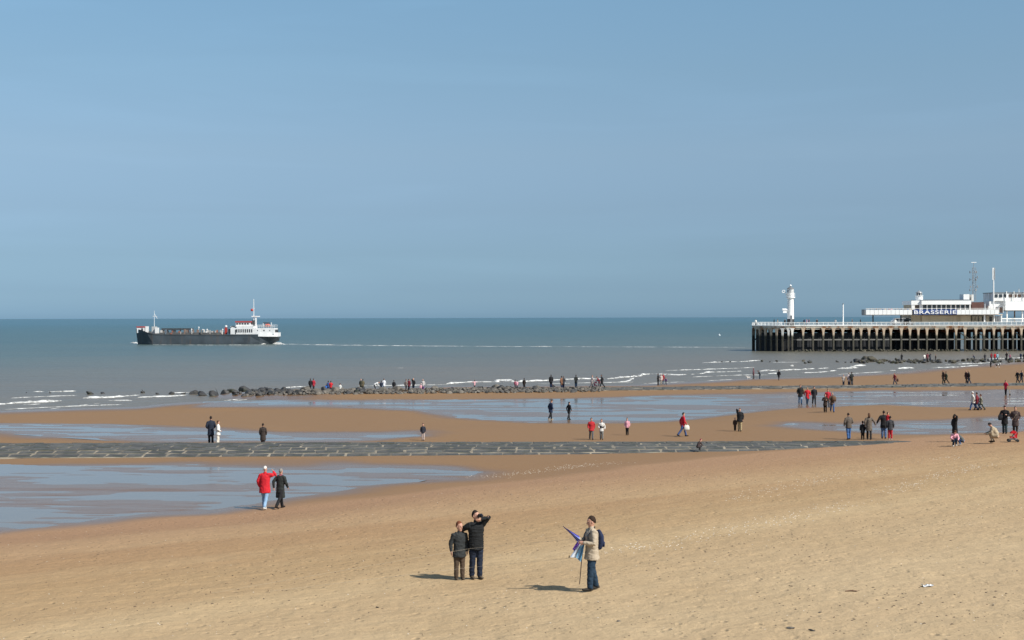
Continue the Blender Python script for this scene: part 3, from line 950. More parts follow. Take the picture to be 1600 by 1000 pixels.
def build_lighthouse():
    Y = PY + 6
    p = at(1235.3, 503, Y); root = empty('lighthouse', (p.x, Y, DECK + .06))
    tag(root, 'small white cylindrical lighthouse on the pier head', 'lighthouse')
    h = lambda py: at(1235, py, Y).z - DECK - .06
    MB().lathe(0, 0, [(.98, 0), (.98, h(498.6)), (.93, h(498.5))], 24).build('base', dark_paint, root)
    MB().lathe(0, 0, [(.88, h(498.5)), (.86, h(480)), (.82, h(466.5)), (1.0, h(465.8))], 28).build('tower', clean_white, root, False)
    gal = MB().lathe(0, 0, [(.9, h(465.8)), (1.22, h(465.4)), (1.22, h(464.4)), (.9, h(464.3))], 28).build('gallery', clean_white, root)
    MB().lathe(0, 0, [(.88, h(464.35)), (.88, h(452.2)), (.92, h(452.0)), (.92, h(451.6))], 24).build('lantern', clean_white, root)
    w = MB()
    for i in range(10):
        a = i * .628
        w.box(-.12, .12, .885, .915, h(457.5), h(453.2)); n = 8
        for j in range(len(w.v) - 8, len(w.v)):
            x, y, z = w.v[j]; w.v[j] = (x * math.cos(a) - y * math.sin(a), x * math.sin(a) + y * math.cos(a), z)
    w.build('lantern_pane', steel, root)
    MB().lathe(0, 0, [(1.05, h(451.6)), (1.0, h(451.2)), (.6, h(449.2)), (.22, h(448.2)), (.2, h(447.6))], 24).build('roof', grey_paint, root)
    MB().lathe(0, 0, [(.14, h(447.6)), (.30, h(446.9)), (.33, h(446.2)), (.2, h(445.2)), (.05, h(444.6))], 14).build('ball_finial', clean_white, root)
    MB().bar((0, 0, h(444.8)), (0, 0, h(436)), .02, 5).build('aerial', steel, root)
    for i in range(14):
        a = i * 2 * math.pi / 14
        MB().bar((1.18 * math.cos(a), 1.18 * math.sin(a), h(464.4)), (1.18 * math.cos(a), 1.18 * math.sin(a), h(458)), .035, 5).build('gallery_post', clean_white, gal)
    for py in (458, 461):
        rb = MB()
        for i in range(28):
            a, c = i * math.pi / 14, (i + 1) * math.pi / 14
            rb.bar((1.18 * math.cos(a), 1.18 * math.sin(a), h(py)), (1.18 * math.cos(c), 1.18 * math.sin(c), h(py)), .035, 5)
        rb.build('gallery_rail', clean_white, gal)
    # fog horn and lamp arms on the seaward side
    b = MB(); b.tube([(-.7, 0, h(484.2)), (-1.3, 0, h(484.0)), (-2.3, -.1, h(483.7))], [.42, .34, .26], 12); b.box(-2.1, -1.0, -.25, .15, h(489), h(486)); b.box(-1.1, -.7, -.06, .06, h(489), h(481)); b.build('fog_horn', clean_white, root)
    b = MB(); b.bar((-.8, 0, h(463)), (-1.5, 0, h(457)), .10, 6); b.bar((-1.5, 0, h(457)), (-1.7, 0, h(455)), .10, 6)
    for i in range(12):
        a, c = i * math.pi / 6, (i + 1) * math.pi / 6
        b.bar((-1.9 + .42 * math.cos(a), 0, h(455.5) + .34 * math.sin(a)), (-1.9 + .42 * math.cos(c), 0, h(455.5) + .34 * math.sin(c)), .10, 6)
    b.build('lamp_ring', clean_white, root)
    MB().box(.86, .92, -.3, .3, h(498), h(466)).build('ladder_plate', steel, root)
    MB().box(-.28, .28, -1.0, -.9, 0.3, h(493)).build('door', grey_paint, root)
build_lighthouse()

def text_mesh(txt, width, height, depth=.06, bold=.018):
    cu = bpy.data.curves.new('lettering', 'FONT'); cu.body = txt; cu.extrude = depth; cu.offset = bold
    cu.align_x = 'CENTER'; cu.align_y = 'CENTER'; cu.space_character = 1.12
    o = bpy.data.objects.new('lettering_tmp', cu); COL.objects.link(o)
    dg = bpy.context.evaluated_depsgraph_get()
    me = bpy.data.meshes.new_from_object(o.evaluated_get(dg))
    bpy.data.objects.remove(o)
    co = np.array([v.co[:] for v in me.vertices]); lo, hi = co.min(0), co.max(0)
    co[:, 0] = (co[:, 0] - (lo[0] + hi[0]) / 2) * width / (hi[0] - lo[0]); co[:, 1] = (co[:, 1] - (lo[1] + hi[1]) / 2) * height / (hi[1] - lo[1])
    me.vertices.foreach_set('co', co.ravel().astype(np.float32)); me.update()
    me.name = 'lettering'
    return me

def build_brasserie():
    Yf = PY + 5.0                                             # ground floor wall
    base = at(1480, 503, Yf)
    root = empty('pier_cafe', (base.x, Yf, DECK + .06))
    tag(root, 'white cafe building on the pier with long cantilevered terrace and blue sign', 'building')
    def bx(name, mat, px0, px1, pt, pb, dy0, dy1, parent=None):
        """box whose front face covers the pixels, dy metres behind the pier's front edge"""
        Y0 = PY + dy0; b = MB()
        x0, x1 = at(px0, 500, Y0).x - base.x, at(px1, 500, Y0).x - base.x
        z1 = at(1480, pt, Y0).z - DECK - .06; z0 = at(1480, pb, Y0).z - DECK - .06
        b.box(x0, x1, dy0 - 5, dy1 - 5, max(z0, 0), z1)
        return b.build(name, mat, parent or root)
    bx('wall', beige_wall, 1424, 1517, 492.4, 503, 5, 16)
    bx('wall', beige_wall, 1440.2, 1517, 493, 503, 4.6, 4.97)
    bx('wall', paint('grey_infill', (.22, .22, .20), .7, .2, .6), 1517.4, 1552, 492.4, 503, 6, 16)
    for p in (1519, 1524, 1530, 1541): bx('shutter_panel', paint('shutter', (.40, .36, .28), .7, .15, .8), p, p + 4.2, 494, 503, 5.7, 5.97)
    for p in (1533.5, 1547): bx('door', dark_paint, p, p + 3, 495, 503, 5.8, 5.97)
    # terrace slab and parapet
    bx('terrace_slab', weathered, 1351, 1424, 491.0, 492.3, 1.4, 4.2); bx('terrace_slab', weathered, 1424.1, 1567, 491.0, 492.3, 1.4, 16)
    par = []
    p = 1353.0
    while p < 1426: bx('parapet_panel', clean_white, p + .25, p + 6.3, 483.7, 491.4, 1.05, 1.3); p += 6.55
    p = 1495.2
    while p < 1560: bx('parapet_panel', clean_white, p + .25, p + 6.3, 483.7, 491.4, 1.05, 1.3); p += 6.55
    bx('parapet_panel', clean_white, 1425.4, 1427, 483.7, 491.4, 1.05, 1.3)
    bx('parapet_end', grey_paint, 1350.6, 1352.6, 483.2, 492.0, 1.06, 4.2)  # shade on this end of the white parapet, painted in as grey
    bx('terrace_rail', white_paint, 1352.7, 1562, 481.6, 482.2, 1.1, 1.2)
    for i in range(22): bx('rail_post', steel, 1354 + i * 9.6, 1354.5 + i * 9.6, 482.2, 483.6, 1.1, 1.18)
    bx('back_parapet', white_paint, 1353, 1425, 485.5, 491, 4.25, 4.4)
    # sign
    sg = bx('sign_board', sign_blue, 1427.2, 1495.0, 483.6, 491.6, .98, 1.28)
    Ys = PY + .9
    lo, hi = at(1428.2, 500, Ys).x, at(1494.4, 500, Ys).x
    me = text_mesh('BRASSERIE', hi - lo, at(1460, 485.0, Ys).z - at(1460, 490.6, Ys).z)
    me.materials.append(letter_white)
    o = link(bpy.data.objects.new('lettering', me), sg)
    o.rotation_euler = (R(90), 0, 0); o.location = ((lo + hi) / 2 - base.x, .9 - 5, at(1461, 487.7, Ys).z - DECK - .06)
    # supports under the terrace
    for p, dy in ((1363.5, 2.4), (1407, 2.4)):
        bx('terrace_column', dark_paint, p, p + 1.6, 492.3, 503, dy, dy + .35)
    bx('terrace_column', white_paint, 1537.6, 1539.6, 492.3, 503, 2, 2.3)
    bx('terrace_column', white_paint, 1553, 1554.5, 492.3, 503, 2, 2.3)
    bx('terrace_column', white_paint, 1564, 1565.8, 492.3, 503, 2, 2.3)
    # upper storey
    bx('upper_wall', beige_wall, 1425, 1518, 476.4, 490, 5.6, 14)
    bx('roof_fascia', clean_white, 1424, 1439.6, 469.6, 476.2, 5.0, 14.4)
    bx('roof_fascia', clean_white, 1440, 1517.5, 468.8, 475.8, 4.4, 14.5)
    bx('roof_edge', grey_paint, 1440, 1517.8, 468.1, 468.75, 4.3, 14.6)
    bx('return_wall', white_paint, 1424.5, 1429.5, 476.2, 489, 5.1, 5.58)
    for i in range(10):
        p = 1442.2 + i * 7.45
        wd = bx('window', glass, p, p + 5.6, 476.6, 483.6, 5.3, 5.5)
        bx('mullion', clean_white, p + 5.7, p + 7.35, 475.9, 484.5, 5.05, 5.52, wd)
    bx('window', glass_warm, 1431, 1436.6, 476.6, 483.6, 5.3, 5.5); bx('mullion', clean_white, 1436.8, 1442, 475.9, 484.5, 5.05, 5.52)
    # lantern turret on the roof corner
    Yt = PY + 8; c = at(1436, 470, Yt); cx_, hz = c.x - base.x, lambda py: at(1436, py, Yt).z - DECK - .06
    MB().lathe(cx_, 3, [(1.05, hz(469.6)), (1.0, hz(463)), (1.15, hz(462.6)), (1.15, hz(461.9))], 18).build('turret', clean_white, root)
    MB().lathe(cx_, 3, [(.72, hz(461.9)), (.72, hz(457.6))], 12).build('turret_lantern', glass, root)
    for i in range(8):
        a = i * math.pi / 4 + .2
        MB().bar((cx_ + .76 * math.cos(a), 3 + .76 * math.sin(a), hz(461.9)), (cx_ + .76 * math.cos(a), 3 + .76 * math.sin(a), hz(457.6)), .07, 5).build('glazing_bar', clean_white, root)
    MB().lathe(cx_, 3, [(.92, hz(457.6)), (.86, hz(456.8)), (.3, hz(455.0)), (.12, hz(454.5)), (.10, hz(453.2))], 16).build('turret_roof', steel, root)
    # roof boxes, mast foot, brown plant room
    bx('roof_box', clean_white, 1505.6, 1514.8, 459.8, 469, 5.5, 9)
    bx('roof_box', white_paint, 1518, 1521.4, 460.3, 471, 5.2, 8)
    bx('plant_room', brick_brown, 1518.2, 1537.4, 472.2, 483.6, 5.0, 12)
    bx('stair_block', clean_white, 1546, 1569.5, 471, 483.5, 6.5, 14)
    bx('stair_block', white_paint, 1544.5, 1549, 478, 490.9, 5.2, 6.4)
    bx('kiosk', glass_warm, 1561.5, 1567, 480.4, 488.8, 1.6, 4)
    bx('kiosk_frame', white_paint, 1560.7, 1561.4, 479.6, 489, 1.5, 4.1); bx('kiosk_frame', white_paint, 1567.1, 1567.8, 479.6, 489, 1.5, 4.1)
    # the taller wing towards the land
    bx('wing', clean_white, 1571, 1680, 470.8, 485.2, 4.0, 16)
    bx('wing_soffit', grey_paint, 1571.5, 1680, 485.25, 486.4, 4.3, 15.8)
    bx('wing_upper', white_paint, 1553.4, 1680, 457.9, 470.6, 6, 15)
    bx('roof_edge', grey_paint, 1553, 1681, 457.0, 457.8, 5.8, 15.2)
    for i in range(14):
        p = 1554.6 + i * 7.1 + (.9 if i > 2 else 0)
        bx('window', glass_warm if i > 2 else glass, p, p + (4.6 if i < 3 else 5.0), 460.0, 464.6, 5.85, 5.98)
    for p in (1572.4, 1584, 1600, 1613): bx('flag_post', white_paint, p, p + 1.1, 455.4, 470.5, 5.5, 5.7)
    for p in (1573, 1597, 1621, 1645): bx('wing_column', white_paint, p, p + 1.6, 486.4, 503, 4.6, 5.0)
    for p in (1585, 1609, 1633): bx('wing_column', weathered, p, p + 1.4, 486.4, 503, 13, 13.4)
    bx('stair_stringer', white_paint, 1566, 1680, 497.2, 499.0, 3.0, 3.2)
    for p in (1555.5, 1559.5): bx('stair_tread', steel, p, p + 3.4, 494, 503, 6.2, 8)
    for py in (500.2, 502): bx('stair_rail', white_paint, 1566, 1680, py, py + .5, 3.0, 3.08)
build_brasserie()

def build_pier_extras():
    Y = PY + 3
    p = at(1317.4, 503, Y); root = empty('signal_post', (p.x, Y, DECK + .06))
    tag(root, 'plain white post rising from the pier railing beside the lighthouse', 'post')
    hh = at(1317, 475.5, Y).z - DECK - .06
    MB().lathe(0, 0, [(.17, 0), (.16, hh)], 10).build('shaft', clean_white, root)
    MB().lathe(0, 0, [(.2, hh), (.2, hh + .15), (.05, hh + .3)], 10).build('cap', grey_paint, root)
    # lattice mast
    Y = PY + 7; p = at(1521.6, 470, Y); z0 = p.z - .3
    root = empty('lattice_mast', (p.x, Y, z0)); tag(root, 'steel lattice radio mast on the cafe roof', 'mast')
    H_ = at(1521, 409.5, Y).z - z0; r_ = .56
    cs = [(r_ * math.cos(a), r_ * math.sin(a)) for a in (R(90), R(210), R(330))]
    for x, y in cs: MB().bar((x, y, 0), (x, y, H_ * .86), .05, 5).build('mast_leg', steel, root)
    nseg = 14; lat = MB()
    for i in range(nseg):
        za, zb = H_ * .86 * i / nseg, H_ * .86 * (i + 1) / nseg
        for k_ in range(3):
            a, c = cs[k_], cs[(k_ + 1) % 3]
            lat.bar((*a, za), (*c, zb), .028, 4); lat.bar((*a, zb), (*c, zb), .028, 4)
    lat.build('lattice', steel, root)
    MB().bar((0, 0, H_ * .84), (0, 0, H_ * .985), .07, 6).build('top_pole', steel, root)
    b = MB(); b.box(-.7, .7, -.15, .15, H_ * .985, H_); b.build('radar_bar', clean_white, root)
    for zf, n_ in ((.30, 3), (.38, 2), (.56, 3), (.62, 2), (.75, 3)):
        for i in range(n_):
            a = i * 2.1 + zf * 9
            b = MB(); b.bar((.5 * math.cos(a), .5 * math.sin(a), H_ * zf), (1.05 * math.cos(a), 1.05 * math.sin(a), H_ * zf), .04, 5); b.lathe(1.05 * math.cos(a), 1.05 * math.sin(a), [(.03, -.35), (.14, -.3), (.14, .3), (.03, .35)], 8, H_ * zf); b.build('antenna', steel, root)
    # tall antenna pole
    Y = PY + 5.5; p = at(1552.4, 484, Y); z0 = p.z - 1.0
    root = empty('antenna_pole', (p.x, Y, z0)); tag(root, 'tall white pole with a thick panel antenna at its top', 'antenna')
    z1, z2 = at(1552, 436, Y).z - z0, at(1552, 418.5, Y).z - z0
    MB().lathe(0, 0, [(.2, 0), (.17, z1)], 12).build('pole', clean_white, root)
    for a in (R(90), R(210), R(330)):
        MB().bbox(.27 * math.cos(a) - .15, .27 * math.cos(a) + .15, .27 * math.sin(a) - .12, .27 * math.sin(a) + .12, z1 - .2, z2, .03).build('panel_antenna', clean_white if a != R(330) else steel, root)
    for px, pt, pb, dy, lab in ((1539, 473.5, 484, 2.2, 'short white pole on the terrace edge beside the brown plant room'), (1592, 451, 457, 7, 'thin aerial on the roof of the taller cafe wing')):
        Y = PY + dy; p = at(px, pb + .6, Y); h_ = at(px, pt, Y).z - p.z
        root = empty('roof_pole', p); tag(root, lab, 'pole')
        MB().lathe(0, 0, [(.13, 0), (.08, h_ * .9)], 8).build('shaft', white_paint, root); MB().lathe(0, 0, [(.12, h_ * .9), (.14, h_), (.03, h_ * 1.04)], 8).build('cap', steel, root)
    # two white vans parked on the deck behind the railing
    for px, lab, w_ in ((1406, 'white van parked on the pier deck under the terrace', 4.6), (1419.5, 'second white van on the pier deck beside the cafe wall', 3.2)):
        Y = PY + 6.5; p = at(px, 503, Y); root = empty('parked_van', (p.x, Y, DECK + .06)); tag(root, lab, 'van')
        l = w_ / 2
        MB().prism([(-l, .35), (l, .35), (l, 1.9), (-l + .75, 1.9), (-l + .25, 1.25), (-l, 1.1)], -.85, .85).build('body', clean_white, root)
        for i in range(3): MB().box(-l + .95 + i * (w_ - 1.5) / 3, -l + .95 + (i + .8) * (w_ - 1.5) / 3, -.87, -.852, 1.22, 1.72).build('window', glass, root)
        for x in (-l + .8, l - .8):
            for y in (-.74, .74):
                w = MB(); w.lathe(0, 0, [(.32, -.1), (.34, 0), (.32, .1)], 14); w.v = [(a, c, b_) for a, b_, c in w.v]; o = w.build('wheel', dark_paint, root); o.location = (x, y, .34)
build_pier_extras()

# ------------------------------------------------------------------ the ship
def build_ship():
    Y = 9.3 * F / 40.2
    c = at(325, 538, Y)
    SCL = Y / F / 5.333                                        # metres per pixel of an enlarged view
    root = empty('cargo_ship', (c.x, Y, 0)); tag(root, 'dark grey coaster with white wheelhouse aft heading along the horizon', 'ship')
    sx = lambda u: (u - 778) * SCL
    sz = lambda v: (470 - v) * SCL
    hull_mat = paint('hull_paint', (.052, .066, .078), .55, .35, .25, 0, ((.085, .066, .055), .2, .5))
    deck_mat = paint('ship_deck', (.11, .085, .07), .8, .4, .6)
    wh = paint('ship_white', (.76, .76, .75), .5, .10, .6, 0, ((.45, .35, .26), .15, .7))
    # hull: sections from stem to stern (u, half beam at deck, half beam at waterline, deck height)
    sec = [(180, .05, .03, 352), (196, .9, .15, 354), (215, 1.9, .7, 357), (250, 3.2, 1.9, 364), (300, 4.3, 3.4, 376), (340, 4.7, 4.4, 383), (420, 4.8, 4.75, 387), (700, 4.8, 4.8, 390), (1000, 4.8, 4.8, 391), (1150, 4.8, 4.6, 392), (1225, 4.6, 3.8, 394), (1290, 4.2, 2.2, 396), (1345, 3.6, .8, 396), (1372, 2.9, .2, 396)]
    vs, fs = [], []
    for i, (u, bd, bw, dv) in enumerate(sec):
        zd = sz(dv); fl = 0
        xw = sx(u) + (.8 if i == 0 else .35 if i == 1 else 0)
        keel = -1.5 if u < 1200 else -1.5 + (u - 1200) / 172 * 2.7        # the counter rises out of the water aft
        mid = keel + (zd - keel) * .45
        prof = [(bd, zd, sx(u)), (bd * .98, zd - .55, sx(u)), ((bd + bw) / 2 if u > 300 and u < 1200 else bw + (bd - bw) * .35, mid, sx(u) * .5 + xw * .5), (bw, keel, xw)]
        ring = [(x, -y, z) for y, z, x in prof] + [(x, y, z) for y, z, x in reversed(prof)]
        vs += ring
    for i in range(len(sec) - 1):
        for k_ in range(7):
            fs.append((i * 8 + k_, i * 8 + k_ + 1, (i + 1) * 8 + k_ + 1, (i + 1) * 8 + k_))
    fs.append(tuple(range((len(sec) - 1) * 8, len(sec) * 8))); fs.append(tuple(range(8)))
    b = MB(); b.add(vs, fs); b.build('hull', hull_mat, root)
    d = MB(); n = len(sec)
    d.add([(sx(u), -bd * .97, sz(dv) - .25) for u, bd, bw, dv in sec] + [(sx(u), bd * .97, sz(dv) - .25) for u, bd, bw, dv in sec], [(i, i + 1, n + i + 1, n + i) for i in range(n - 1)])
    d.build('deck', deck_mat, root)
    # pale sheer strake round the stern
    st = MB(); ss = [s for s in sec if s[0] >= 1225]; ss = [(1215, 4.62, 0, 394)] + ss
    for sgn in (-1, 1):
        q = [(sx(u), sgn * (bd + .05), sz(dv) - .5) for u, bd, bw, dv in ss] + [(sx(u), sgn * (bd + .05), sz(dv) + .95) for u, bd, bw, dv in ss]
        m_ = len(ss); st.add(q, [(i, i + 1, m_ + i + 1, m_ + i) for i in range(m_ - 1)])
    u, bd = 1372, 2.9
    st.add([(sx(u) + .05, -bd, sz(396) - .5), (sx(u) + .05, bd, sz(396) - .5), (sx(u) + .05, bd, sz(396) + .95), (sx(u) + .05, -bd, sz(396) + .95)], [(0, 1, 2, 3)])
    st.build('stern_bulwark', wh, root)
    fb = MB(); ss = [s for s in sec if s[0] <= 340]
    for sgn in (-1, 1):
        q = [(sx(u), sgn * (bd + .02), sz(dv) - .1) for u, bd, bw, dv in ss] + [(sx(u), sgn * (bd + .06), sz(dv) + (.5 if u < 260 else .25)) for u, bd, bw, dv in ss]
        m_ = len(ss); fb.add(q, [(i, i + 1, m_ + i + 1, m_ + i) for i in range(m_ - 1)])
    fb.build('bow_bulwark', hull_mat, root)
    def bx(name, mat, u0, u1, v0, v1, y0, y1, parent=None): return MB().box(sx(u0), sx(u1), y0, y1, sz(v1), sz(v0)).build(name, mat, parent or root)
    # forecastle
    lk = bx('deck_locker', wh, 195, 252, 330, 375, -1.6, 1.6); bx('locker_roof', red_paint, 192, 256, 321, 329.5, -1.75, 1.75, lk); bx('locker_door', hull_mat, 232, 247, 337, 368, -1.66, -1.61, lk)
    bx('vent_post', wh, 261, 284, 320, 372, -.8, .2); bx('winch_house', paint('ship_grey', (.45, .45, .44), .6, .2, .6), 318, 346, 322, 380, -1.5, 1.5); bx('winch', wh, 351, 376, 331, 378, -2.6, -.8)
    def mast(u, v0, v1, r_, name='mast'): return MB().bar((sx(u), 0, sz(v1)), (sx(u), 0, sz(v0)), r_, 8, r_ * .6).build(name, wh, root)
    mast(331, 190, 330, .10, 'foremast')
    MB().bar((sx(318), 0, sz(236)), (sx(354), 0, sz(240)), .09, 6).build('crosstree', wh, root)
    MB().bar((sx(331), 0, sz(215)), (sx(356), 0, sz(256)), .07, 6).build('derrick', wh, root)
    # hatches, pipes and the long gantry over the hold
    bx('hatch_coaming', paint('hatch_grey', (.10, .10, .10), .7, .3, .8), 392, 905, 372, 392, -3.6, 3.6)
    rg = random.Random(9)
    gan = paint('gantry_grey', (.05, .055, .06), .7, .2, 1.0)
    MB().box(sx(392), sx(655), -.4, .5, sz(351), sz(337)).build('gantry_beam', gan, root)
    for u in (396, 440, 490, 545, 600, 650): bx('gantry_leg', gan, u, u + 6, 351, 378, -.3, .4)
    cols = [(.42, .40, .38), (.22, .15, .12), (.55, .53, .50), (.12, .16, .20), (.30, .12, .08), (.16, .15, .14)]
    fit = [paint('deck_fitting_%d' % i, c_, .7, .2, 1.0) for i, c_ in enumerate(cols)]
    for i in range(58):
        u = rg.uniform(395, 925); w = rg.uniform(5, 18); v = rg.uniform(346, 376); y = rg.uniform(-4.2, 1)
        bx('deck_fitting', rg.choice(fit), u, u + w, v, 386, y, y + rg.uniform(.4, 1.6))
    for u, v in ((655, 348), (714, 332), (748, 352), (783, 350), (775, 372), (912, 350)): MB().lathe(sx(u), -2.5, [(.12, sz(388)), (.12, sz(v) - .1), (.28, sz(v)), (.25, sz(v) + .25), (.05, sz(v) + .35)], 8).build('vent', wh, root)
    bx('crane_post', red_paint, 922, 940, 333, 388, -1, 0); MB().lathe(sx(931), -.5, [(.15, sz(333)), (.45, sz(326)), (.42, sz(316)), (.1, sz(313))], 10).build('searchlight', wh, root)
    # superstructure aft
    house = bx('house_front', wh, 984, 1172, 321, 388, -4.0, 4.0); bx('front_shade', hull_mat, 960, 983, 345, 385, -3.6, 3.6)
    MB().tube([(sx(985), -4.05, sz(330)), (sx(1003), -4.05, sz(318)), (sx(1035), -4.05, sz(330))], [.16] * 3, 6).build('awning', hull_mat, root)
    poop = bx('poop_house', wh, 1172.5, 1345, 337, 388, -3.9, 3.9)
    for i in range(8): bx('window', gan, 1032 + i * 17.5, 1042 + i * 17.5, 345, 372, -4.06, -4.01, house)
    bx('door', gan, 1022, 1030, 348, 384, -4.06, -4.01, house); bx('porthole', gan, 1256, 1266, 350, 362, -3.96, -3.91, poop); bx('porthole', gan, 1205, 1211, 352, 360, -3.96, -3.91, poop); bx('porthole', gan, 1306, 1312, 352, 360, -3.96, -3.91, poop)
    wheel = bx('wheelhouse', wh, 1024, 1142, 290, 320.5, -3.0, 3.0); bx('wheelhouse_roof', red_paint, 1018, 1150, 279, 289.5, -3.2, 3.2, wheel)
    for i in range(5): bx('window', gan, 1028 + i * 22, 1043 + i * 22, 295, 308, -3.06, -3.01, wheel)
    bx('funnel', gan, 1150, 1172, 272, 321, -1.2, 1.2)
    mast(1160, 95, 285, .16, 'mainmast'); bx('radar_platform', wh, 1143, 1210, 236, 244, -.5, .5); bx('mast_post', wh, 1172, 1184, 244, 336, -.3, .3)
    MB().bar((sx(1150), 0, sz(172)), (sx(1170), 0, sz(172)), .07, 6).build('crosstree', wh, root)
    MB().lathe(sx(1147), -.4, [(.05, sz(198)), (.45, sz(193)), (.5, sz(186)), (.4, sz(179)), (.05, sz(175))], 10).build('red_ball', red_paint, root)
    lb = MB(); lb.tube([(sx(1262), -3.2, sz(318)), (sx(1272), -3.2, sz(316)), (sx(1296), -3.2, sz(315)), (sx(1318), -3.2, sz(318))], [.15, .55, .6, .2], 10, caps=True); lb.build('lifeboat', paint('lifeboat_orange', (.55, .10, .05), .5, .1, 1), root)
    bx('davit_frame', gan, 1248, 1300, 290, 300, -2.5, -1.5); bx('davit', wh, 1250, 1255, 296, 337, -3.6, -3.4); bx('davit', wh, 1318, 1323, 290, 337, -3.6, -3.4)
    rl = MB()
    for v in (312, 322): rl.bar((sx(1175), -3.85, sz(v)), (sx(1345), -3.85, sz(v)), .05, 5); rl.bar((sx(1175), 3.85, sz(v)), (sx(1345), 3.85, sz(v)), .05, 5)
    rl.build('rail', wh, root)
    for i in range(12): MB().bar((sx(1176 + i * 15.3), -3.85, sz(337)), (sx(1176 + i * 15.3), -3.85, sz(311)), .05, 5).build('rail_post', wh, root)
    bx('stern_locker', gan, 1338, 1356, 350, 385, -2.2, 2.2)
    for i in range(4): bx('bridge_wing_panel', wh, 1040 + i * 34, 1066 + i * 34, 308, 319, -3.6, -3.5)
    return Y
SHIP_Y = build_ship()
wake = MB()
foam_strip(wake, [(411, 538), (422, 537.5), (434, 537.5), (448, 538.2)], 4.0, .75, -.2, 61, .8)
foam_strip(wake, [(436, 537.5), (500, 539), (580, 540), (660, 540.5)], 3.4, .22, .15, 62, 1.5)
foam_strip(wake, [(640, 540.4), (720, 541), (800, 541.6), (900, 541.6)], 3.4, .14, .15, 63, 1.5)
foam_strip(wake, [(890, 541.7), (1000, 542.2), (1165, 542.8)], 3.0, .10, .25, 64, 1.5)
foam_strip(wake, [(204, 535.5), (213, 536.5), (222, 537.5)], 3.0, .45, -.1, 65, .8)
foam_strip(wake, [(215, 537.6), (260, 538.8), (330, 539.3), (410, 539)], 1.6, .12, .35, 66, 1.2)
tag(wake.build('ship_wake', foam_mat, smooth=True), 'white wake trailing behind the cargo ship', 'foam', kind='stuff')

def build_buoy():
    p = on_level(1124, 524.5, 0.0); root = empty('channel_buoy', p); tag(root, 'tiny pale buoy floating out at sea before the pier', 'buoy')
    MB().lathe(0, 0, [(.3, -.3), (.55, .0), (.55, .4), (.25, .6), (.1, .8)], 12).build('float', paint('buoy_pale', (.60, .66, .68), .5, .1), root); MB().lathe(0, 0, [(.08, .8), (.12, .85), (.1, 1.0), (.03, 1.1)], 8).build('lamp', steel, root)
build_buoy()

# ------------------------------------------------------------------ people
skin_mat = paint('skin', (.50, .27, .19), .6, .12, 9)
_k = dict(black=(.014, .014, .016), navy=(.014, .022, .050), red=(.50, .022, .030), white=(.74, .72, .67), grey=(.115, .115, .118), brown=(.055, .034, .026),
          taupe=(.155, .118, .088), jeans=(.045, .095, .22), ljeans=(.23, .36, .52), djeans=(.016, .034, .066), cream=(.62, .53, .40), maroon=(.17, .022, .032), pink=(.70, .34, .40),
          beige=(.46, .37, .26), olive=(.042, .046, .034), blue=(.05, .16, .50), purple=(.14, .06, .20), tan=(.38, .30, .17), dgrey=(.045, .045, .050), green=(.06, .09, .05),
          dhair=(.022, .015, .012), bhair=(.085, .040, .022), rhair=(.16, .052, .024), ghair=(.22, .20, .18), whair=(.62, .60, .56), lhair=(.30, .19, .10), orange=(.45, .14, .06), shoe=(.020, .018, .017), wshoe=(.60, .58, .54), ltgrey=(.34, .34, .34), sand=(.40, .32, .24))

def ik(a, t, l1, l2, pole):
    d = t - a; L = min(d.length, (l1 + l2) * .995)
    d = d.normalized(); t = a + d * L
    x = (l1 * l1 - l2 * l2 + L * L) / (2 * L); h = math.sqrt(max(l1 * l1 - x * x, 0))
    p = pole - d * pole.dot(d); p = p.normalized() if p.length > 1e-4 else d.orthogonal()
    return a + d * x + p * h, t

